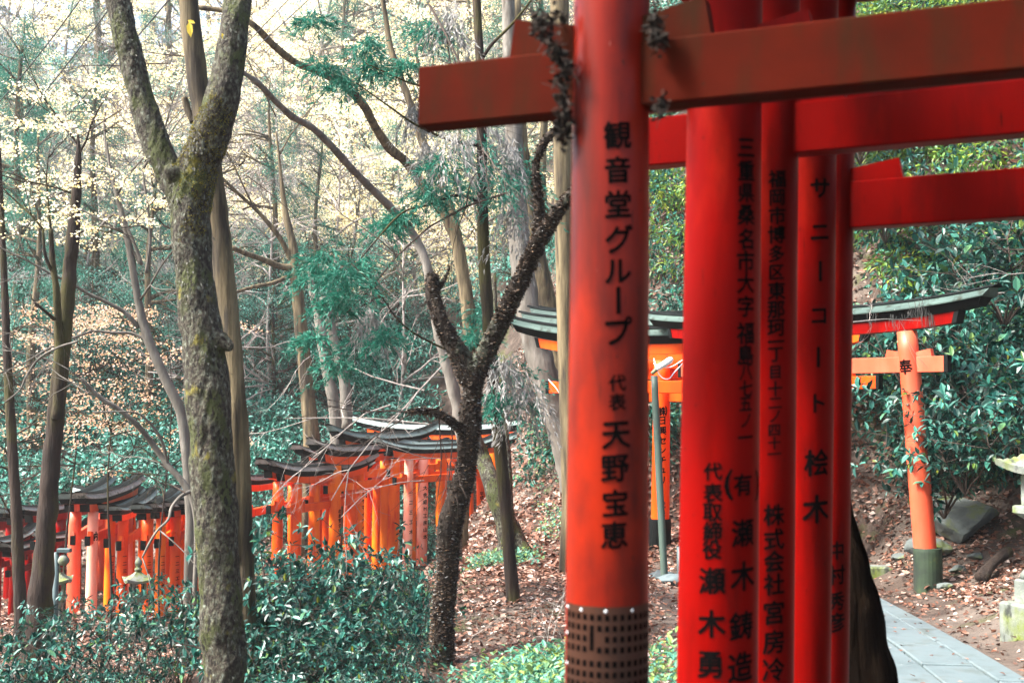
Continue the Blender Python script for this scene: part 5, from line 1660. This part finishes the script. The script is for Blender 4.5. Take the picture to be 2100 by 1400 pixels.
p = W(1965, 1085, 13.2)
rock('rock', 'large flat grey boulder with moss on the bank right of the salmon pillar', p.x, 13.2, (.62, .5, .5), 4, rz=.3, sink=.25)
p = W(1905, 1105, 12.8)
rock('rock', 'smaller boulder between the salmon pillar foot and the large flat boulder', p.x, 12.9, (.30, .28, .26), 5)
p = W(1350, 1190, 13.5)
rock('rock', 'rounded pale stone lying at the foot of the leaning steel pole', p.x, 13.3, (.20, .13, .13), 6, flat=.8, mat='slab')
p = W(1388, 1195, 12.8)
rock('rock', 'rounded pale stone right of the leaning pole, touching the second pillar', p.x, 12.8, (.24, .14, .13), 8, flat=.8, mat='slab')
p = W(1075, 1420, 6.8)
rock('rock', 'mossy stone among the low plants left of the nearest pillar', W(1130, 1420, 6.8).x, 6.8, (.16, .14, .12), 9)
for i, (px, Y) in enumerate(((1930, 11.6), (1955, 12.2), (1840, 13.2), (1995, 12.4), (1130, 8.0))):
    rock('rock', ['small stone in the leaves just right of the mossy footing', 'small stone below the large flat boulder', 'half buried stone behind the salmon pillar', 'small stone beside the fallen log',
                  'half buried stone on the leaf-strewn mound'][i], (px - 1050) / FPX * Y, Y, (.10, .09, .08), 20 + i)
# rocks behind the shrubs below the left row
for i, (px, Y) in enumerate(((320, 18), (352, 17.4), (380, 17.8))):
    rock('rock', ['pale boulder under the open shrubs left of the forked tree', 'mossy boulder below the left row of gates', 'boulder hidden beside the mossy forked trunk'][i], (px - 1050) / FPX * Y, Y, (.28, .25, .24), 40 + i)
g = Geo()
a, b = W(2010, 1150, 11.6), W(2058, 1098, 11.9)
P = np.array([(a.x, a.y, h1(a.x, a.y) + .02), ((a.x + b.x) / 2, 11.75, h1((a.x + b.x) / 2, 11.75) + .10), (b.x + .05, b.y, h1(b.x, b.y) + .16)])
g.add(*tube(spline(P, 6), np.full(13, .055), 12, .15, 8))
tag(g.build('fallen_log', M['bark_dark'], smooth=True), 'short dark log lying in the leaves right of the mossy footing', 'log')

# stone kerb pieces beside the path foot of the left gate
for (px, py, Y, w, lb) in ((1786, 1168, 13.2, .26, 'low square kerb stone at the path edge left of the mossy footing'), (1120, 1133, 16.5, .5, 'pale flat stone rail lying along the top of the mound')):
    p = W(px, py, Y)
    V, F = bevel_box(-w, w, -.09, .09, -.30, .11, .02, 3)
    o = Geo().add(V, F).build('kerb_stone', M['stone'])
    o.location = (p.x, Y, p.z - .06)
    o.rotation_euler = (0, 0, R(-12))
    tag(o, lb, 'kerb stone')

# ------------------------------------------------------------------ stone lanterns


def lantern(x, y, s, label, rz):
    t = empty('stone_lantern', (x, y, h1(x, y)), rz)
    tag(t, label, 'stone lantern', None)
    t.scale = (s, s, s)
    m = M['stone']
    Geo().add(*lathe([(.33, -.25), (.33, .15), (.315, .17), (.10, .171)], 40, True)).build('base_slab', m, t)
    Geo().add(*lathe([(.235, .172), (.235, .37), (.22, .39), (.08, .391)], 40, True)).build('plinth', m, t)
    Geo().add(*lathe([(.20, .392), (.195, .44), (.150, .52), (.115, .62), (.10, .74), (.105, .83), (.135, .90), (.15, .93), (.05, .931)], 40, True)).build('shaft', m, t, smooth=True)
    Geo().add(*lathe([(.14, .932), (.22, 1.00), (.235, 1.01), (.235, 1.07), (.22, 1.08), (.08, 1.081)], 40, True)).build('platform', m, t)
    # fire box: four posts with open windows and a lattice
    g = Geo()
    for sx in (-1, 1):
        for sy in (-1, 1):
            g.add(*box(sx * .15 - .028, sx * .15 + .028, sy * .15 - .028, sy * .15 + .028, 1.082, 1.36))
    g.add(*box(-.122, .122, -.122, .122, 1.082, 1.12))
    g.add(*box(-.170, .170, -.170, .170, 1.361, 1.385))
    fb = g.build('fire_box', m, t)
    g = Geo()
    for q in (-1, 1):
        for u in (-.045, .045):
            g.add(*box(u - .008, u + .008, q * .150 - .006, q * .150 + .006, 1.121, 1.36))
            g.add(*box(q * .150 - .006, q * .150 + .006, u - .008, u + .008, 1.121, 1.36))
        g.add(*box(-.121, .121, q * .150 - .0045, q * .150 + .0045, 1.235, 1.25))
        g.add(*box(q * .150 - .0045, q * .150 + .0045, -.121, .121, 1.235, 1.25))
    g.build('lattice', M['bark_black'], fb)
    # roof with upturned corners
    n = 17
    u = np.linspace(-1, 1, n)
    X, Y = np.meshgrid(u, u)
    rad = np.maximum(np.abs(X), np.abs(Y))
    cor = (np.abs(X) * np.abs(Y)) ** 1.6
    Z = 1.41 + .30 * (1 - rad) ** 1.35 * (1 - .25 * rad) + .075 * cor
    Zb = 1.386 + .075 * cor * rad
    top = np.stack([X * .345, Y * .345, Z + .045], -1).reshape(-1, 3)
    bot = np.stack([X * .33, Y * .33, Zb], -1).reshape(-1, 3)
    i = (np.arange(n - 1)[:, None] * n + np.arange(n - 1)[None, :]).ravel()
    F1 = np.stack([i, i + 1, i + n + 1, i + n], -1)
    F2 = F1[:, ::-1] + n * n
    e = []
    for k in range(n - 1):
        for a, b in ((k, k + 1), ((n - 1) * n + k + 1, (n - 1) * n + k), ((k + 1) * n, k * n), (k * n + n - 1, (k + 1) * n + n - 1)):
            e.append((a, a + n * n, b + n * n, b))
    Geo().add(np.vstack([top, bot]), [F1, F2, np.array(e)]).build('roof', m, t)
    Geo().add(*lathe([(.09, 1.68), (.10, 1.74), (.06, 1.77), (.055, 1.79), (.085, 1.84), (.095, 1.90), (.07, 1.96), (.02, 2.02), (.004, 2.05)], 20)).build('finial', m, t, smooth=True)


p = W(2160, 1270, 8.6)
lantern(p.x, 8.6, .80, 'moss-stained stone lantern cut by the right edge of the picture', R(24))
p = W(115, 1290, 17.6)
lantern(p.x, 17.6, .62, 'weathered stone lantern between the mossy dark trunk and the lamp post', R(15))
p = W(282, 1290, 17.8)
lantern(p.x, 17.8, .60, 'stone lantern half hidden behind the open shrubs', R(30))

# ------------------------------------------------------------------ lamp post, poles, tube lamp, wires
p = W(128, 1290, 17.0)
t = empty('lamp_post', (p.x, 17.0, h1(p.x, 17.0)))
tag(t, 'thin teal lamp post with a grey globe beside the stone lantern at the left', 'lamp post')
zt = W(128, 1132, 17).z - t.location.z
Geo().add(*tube([(0, 0, -.3), (0, 0, zt)], [.045, .045], 14)).build('post', M['metal'], t, smooth=True)
Geo().add(*bevel_box(-.09, .10, -.05, .05, zt, zt + .06, .008)).build('cap', M['metal'], t)
zg = W(113, 1148, 17).z - t.location.z
Geo().add(*lathe([(.005, zg - .085), (.05, zg - .07), (.08, zg - .03), (.085, zg), (.07, zg + .04), (.045, zg + .07), (.01, zg + .085)], 20)).build('globe', M['stone'], t, smooth=True)
t.children[-1].location.x = -.115
Geo().add(*tube([(-.115, 0, zg), (-.06, 0, zg + .01), (0, 0, zg + .02)], [.012] * 3, 8)).build('bracket', M['metal'], t)

p, q = W(1363, 1190, 13.0), W(1343, 800, 13.3)
g = Geo().add(*tube([(p.x, p.y, p.z - .25), p[:], (W(1353, 1000, 13.15))[:], q[:], W(1342, 770, 13.3)[:]], [.042] * 5, 16))
tag(g.build('leaning_pole', M['pipe'], smooth=True), 'greenish steel pole leaning beside the orange pillar between the two nearest pillars', 'pole')
p = W(1396, 1200, 13.0)
g = Geo().add(*tube([(p.x, p.y, p.z - .2), W(1394, 1120, 13)[:]], [.035, .035], 14))
tag(g.build('short_post', M['metal'], smooth=True), 'short grey-blue post at the left edge of the second pillar', 'post')
a, b = W(1346, 757, 12.6), W(1379, 735, 12.5)
t = empty('tube_lamp', a[:])
tag(t, 'white tube lamp hanging at a slant below the roof beam between the two nearest pillars', 'lamp')
Geo().add(*tube([(0, 0, 0), ((b - a) * .2)[:], ((b - a) * .85)[:], (b - a)[:]], [.022, .034, .036, .018], 14)).build('tube', M['white'], t, smooth=True)
Geo().add(*tube([(-.05, 0, -.05), (.01, 0, .005)], [.02, .026], 10)).build('holder', M['stone'], t, smooth=True)
for i, pts in enumerate((((1341, 735, 12.7), (1347, 758, 12.6), (1358, 774, 12.6), (1372, 776, 12.6), (1384, 762, 12.6), (1400, 745, 12.7)), ((1341, 745, 12.7), (1356, 752, 12.6), (1376, 752, 12.6), (1400, 738, 12.7)),
                         ((1125, 778, 15), (1140, 795, 14.9), (1152, 812, 14.9), (1172, 822, 14.9)))):
    P = spline([W(*q)[:] for q in pts], 6)
    tag(Geo().add(*tube(P, np.full(len(P), .006), 6)).build('cable', M['white']), ['white cable looping under the tube lamp', 'upper white cable beside the tube lamp', 'white cable hanging off the lowest black-tipped beam'][i], 'cable')

for i, (a, b) in enumerate((((190, -35, 13), (-30, 240, 17)), ((245, -10, 13), (-30, 330, 17)), ((372, -30, 12), (-30, 410, 17)), ((620, -30, 12), (-30, 620, 18)), ((675, -40, 12), (420, 190, 14)))):
    A, B = np.array(W(*a)[:]), np.array(W(*b)[:])
    f = np.linspace(0, 1, 15)[:, None]
    P = A + (B - A) * f
    P[:, 2] -= (.20 * 4 * f * (1 - f))[:, 0] * (.35 if i < 4 else .1)
    lb = ['uppermost black overhead cable crossing the top left corner', 'second black overhead cable from the top left corner', 'third black overhead cable, passing behind the left arm of the forked tree',
          'lowest overhead cable, running far down to the left edge', 'short overhead cable crossing right of the forked tree'][i]
    tag(Geo().add(*tube(P, np.full(15, .0075 if i < 3 else .005), 6)).build('overhead_cable', M['wire']), lb, 'cable')

# ------------------------------------------------------------------ debris caught on the near gate and pale twigs
rs = np.random.default_rng(8)


def debris(px0, py0, px1, py1, Y, n, label, sz=.024):
    a, b = np.array(W(px0, py0, Y)[:]), np.array(W(px1, py1, Y)[:])
    f = rs.random((n, 1))
    C = a + (b - a) * f + rs.normal(size=(n, 3)) * [.008, .012, .010]
    V, F = leaves(C, rs.normal(size=(n, 3)), rs.normal(size=(n, 3)), rs.uniform(.4, 1.3, n) * sz, rs.uniform(.3, .8, n) * sz, .25)
    g = Geo().add(V, F, 0)
    k = n // 6
    for i in range(k):
        c = a + (b - a) * rs.random() + rs.normal(size=3) * .01
        P = np.array([c, c + rs.normal(size=3) * .012, c + rs.normal(size=3) * .02])
        g.add(*tube(P, [.0012] * 3, 3), 1)
    tag(g.build('leaf_debris', [DEB, M['stem']]), label, 'debris')


DEB = leafmat('dark_litter', [(0.0, (0.004, 0.003, 0.002)), (0.6, (0.012, 0.008, 0.005)), (0.86, (0.035, 0.020, 0.012)), (0.93, (0.25, 0.22, 0.18)), (1.0, (0.30, 0.34, 0.33))], rough=.9, trans=.05, clump=.2)
debris(1098, 45, 1128, 80, 2.86, 90, 'clump of dead leaves caught on top of the nearest gate beam')
debris(1128, 88, 1160, 140, 2.85, 130, 'dead leaves trailing down the beam beside the nearest pillar')
debris(1158, 130, 1154, 290, 2.88, 210, 'string of dead leaves hanging down the left edge of the nearest pillar', .026)
debris(1342, 30, 1350, 100, 2.80, 120, 'dark clump of dead leaves in the corner right of the nearest pillar', .026)
debris(1352, 205, 1358, 235, 2.80, 60, 'little tuft of dead leaves below the beam right of the nearest pillar', .02)
debris(1095, 30, 1160, 40, 2.9, 90, 'thin line of litter on the beam end wedge', .02)
# moss and dead sprays hanging from the salmon gate's roof
g = Geo()
for px, py, L in ((1903, 640, .24), (1898, 632, .2), (1908, 645, .2), (1888, 625, .16), (1832, 650, .14), (1826, 655, .12), (1788, 645, .12), (1962, 618, .14), (1893, 612, .18), (1870, 640, .1)):
    for k in range(9):
        p = np.array(W(px + rs.normal() * 9, py + rs.normal() * 6, 11.72)[:])
        P = np.array([p, p + [rs.normal() * .012, -.01, -L * .5], p + [rs.normal() * .02, -.01, -L * rs.uniform(.7, 1.1)]])
        g.add(*tube(P, [.0022, .0016, .0008], 3))
tag(g.build('hanging_lichen', M['dimstem']), 'grey lichen and dead sprays hanging from the roof above the salmon pillar', 'lichen')


def bare_twigs(label, starts, L, r, depth, mat='twig', n=3, droop=.02, name='bare_twig'):
    g = Geo()
    for px, py, Y, dx, dz in starts:
        twigs(g, W(px, py, Y), (dx, rs.uniform(-.3, .2), dz), L, r, depth, rs, 5, .6, droop, None, n)
    tag(g.build(name, M[mat]), label, 'branch')


bare_twigs('tangle of pale dead twigs in front of the middle gates', [(870, 985, 11.5, -1, .05), (905, 940, 11.5, -1, .2), (700, 1060, 11.6, .8, .8)], .7, .005, 2)
bare_twigs('grey bare branches reaching left from the fungus-covered tree', [(905, 752, 10, -1, -.6), (870, 800, 12, -1, .2), (880, 870, 12, -1, .1), (800, 830, 13, -1, -.3)], 1.5, .010, 3)
bare_twigs('thin dead branches above the roof of the salmon gate', [(1750, 660, 11.6, 1, .25), (2060, 600, 12.6, -1, .1), (2100, 560, 12.5, -1, .15)], .9, .006, 2)
bare_twigs('dark curved branch crossing the pale leaves left of the beam end', [(1040, 395, 10.4, -1, -.25), (880, 10, 10.4, .6, -.9)], 2.0, .013, 2, 'stem')
bare_twigs('dark bare branches between the forked tree limbs', [(345, 130, 10, -1, -.2), (250, 225, 10.5, -1, -.35), (420, 118, 9.9, -1, .1), (505, 360, 12, .9, -.4)], .9, .007, 3, 'stem')
bare_twigs('dry weed stalks on the leaf-strewn mound', [(1120, 1330, 8.2, .1, 1), (1105, 1340, 8.3, -.3, 1), (1135, 1300, 8.4, .2, 1), (960, 1330, 8.6, .2, 1), (1150, 1400, 7.2, .5, .8)], .35, .004, 2)

# ------------------------------------------------------------------ the damp air between the trees
hm = bpy.data.materials.new('haze')
hm.use_nodes = True
ht = hm.node_tree
ht.nodes.remove(ht.nodes['Principled BSDF'])
hv = ht.nodes.new('ShaderNodeVolumePrincipled')
hv.inputs['Color'].default_value = (0.93, 0.97, 1.0, 1)
hv.inputs['Density'].default_value = 0.0006
hv.inputs['Anisotropy'].default_value = 0.2
ht.links.new(hv.outputs[0], ht.nodes['Material Output'].inputs['Volume'])
V, F = box(-64, 66, -22, 114, float(GZ.min()) - 1.2, float(GZ.max()) + 26)
o = Geo().add(V, F).build('haze', hm)
tag(o, kind='stuff')
sc.cycles.volume_bounces = 1

# things of a group that would share a label say which of them they are, from left to right
seen = {}
for q in list(sc.objects):
    if q.parent is None and q.get('label') and q.get('category'):
        seen.setdefault(q['label'], []).append(q)
for lb, qs in seen.items():
    if len(qs) > 1:
        qs.sort(key=lambda q: q.location.x / max(q.location.y, 1))
        nm = {2: ['leftmost', 'rightmost'], 3: ['leftmost', 'middle', 'rightmost']}.get(len(qs), ['leftmost'] + ['inner'] * (len(qs) - 2) + ['rightmost'])
        for w, q in zip(nm, qs):
            q['label'] = w + ' ' + lb
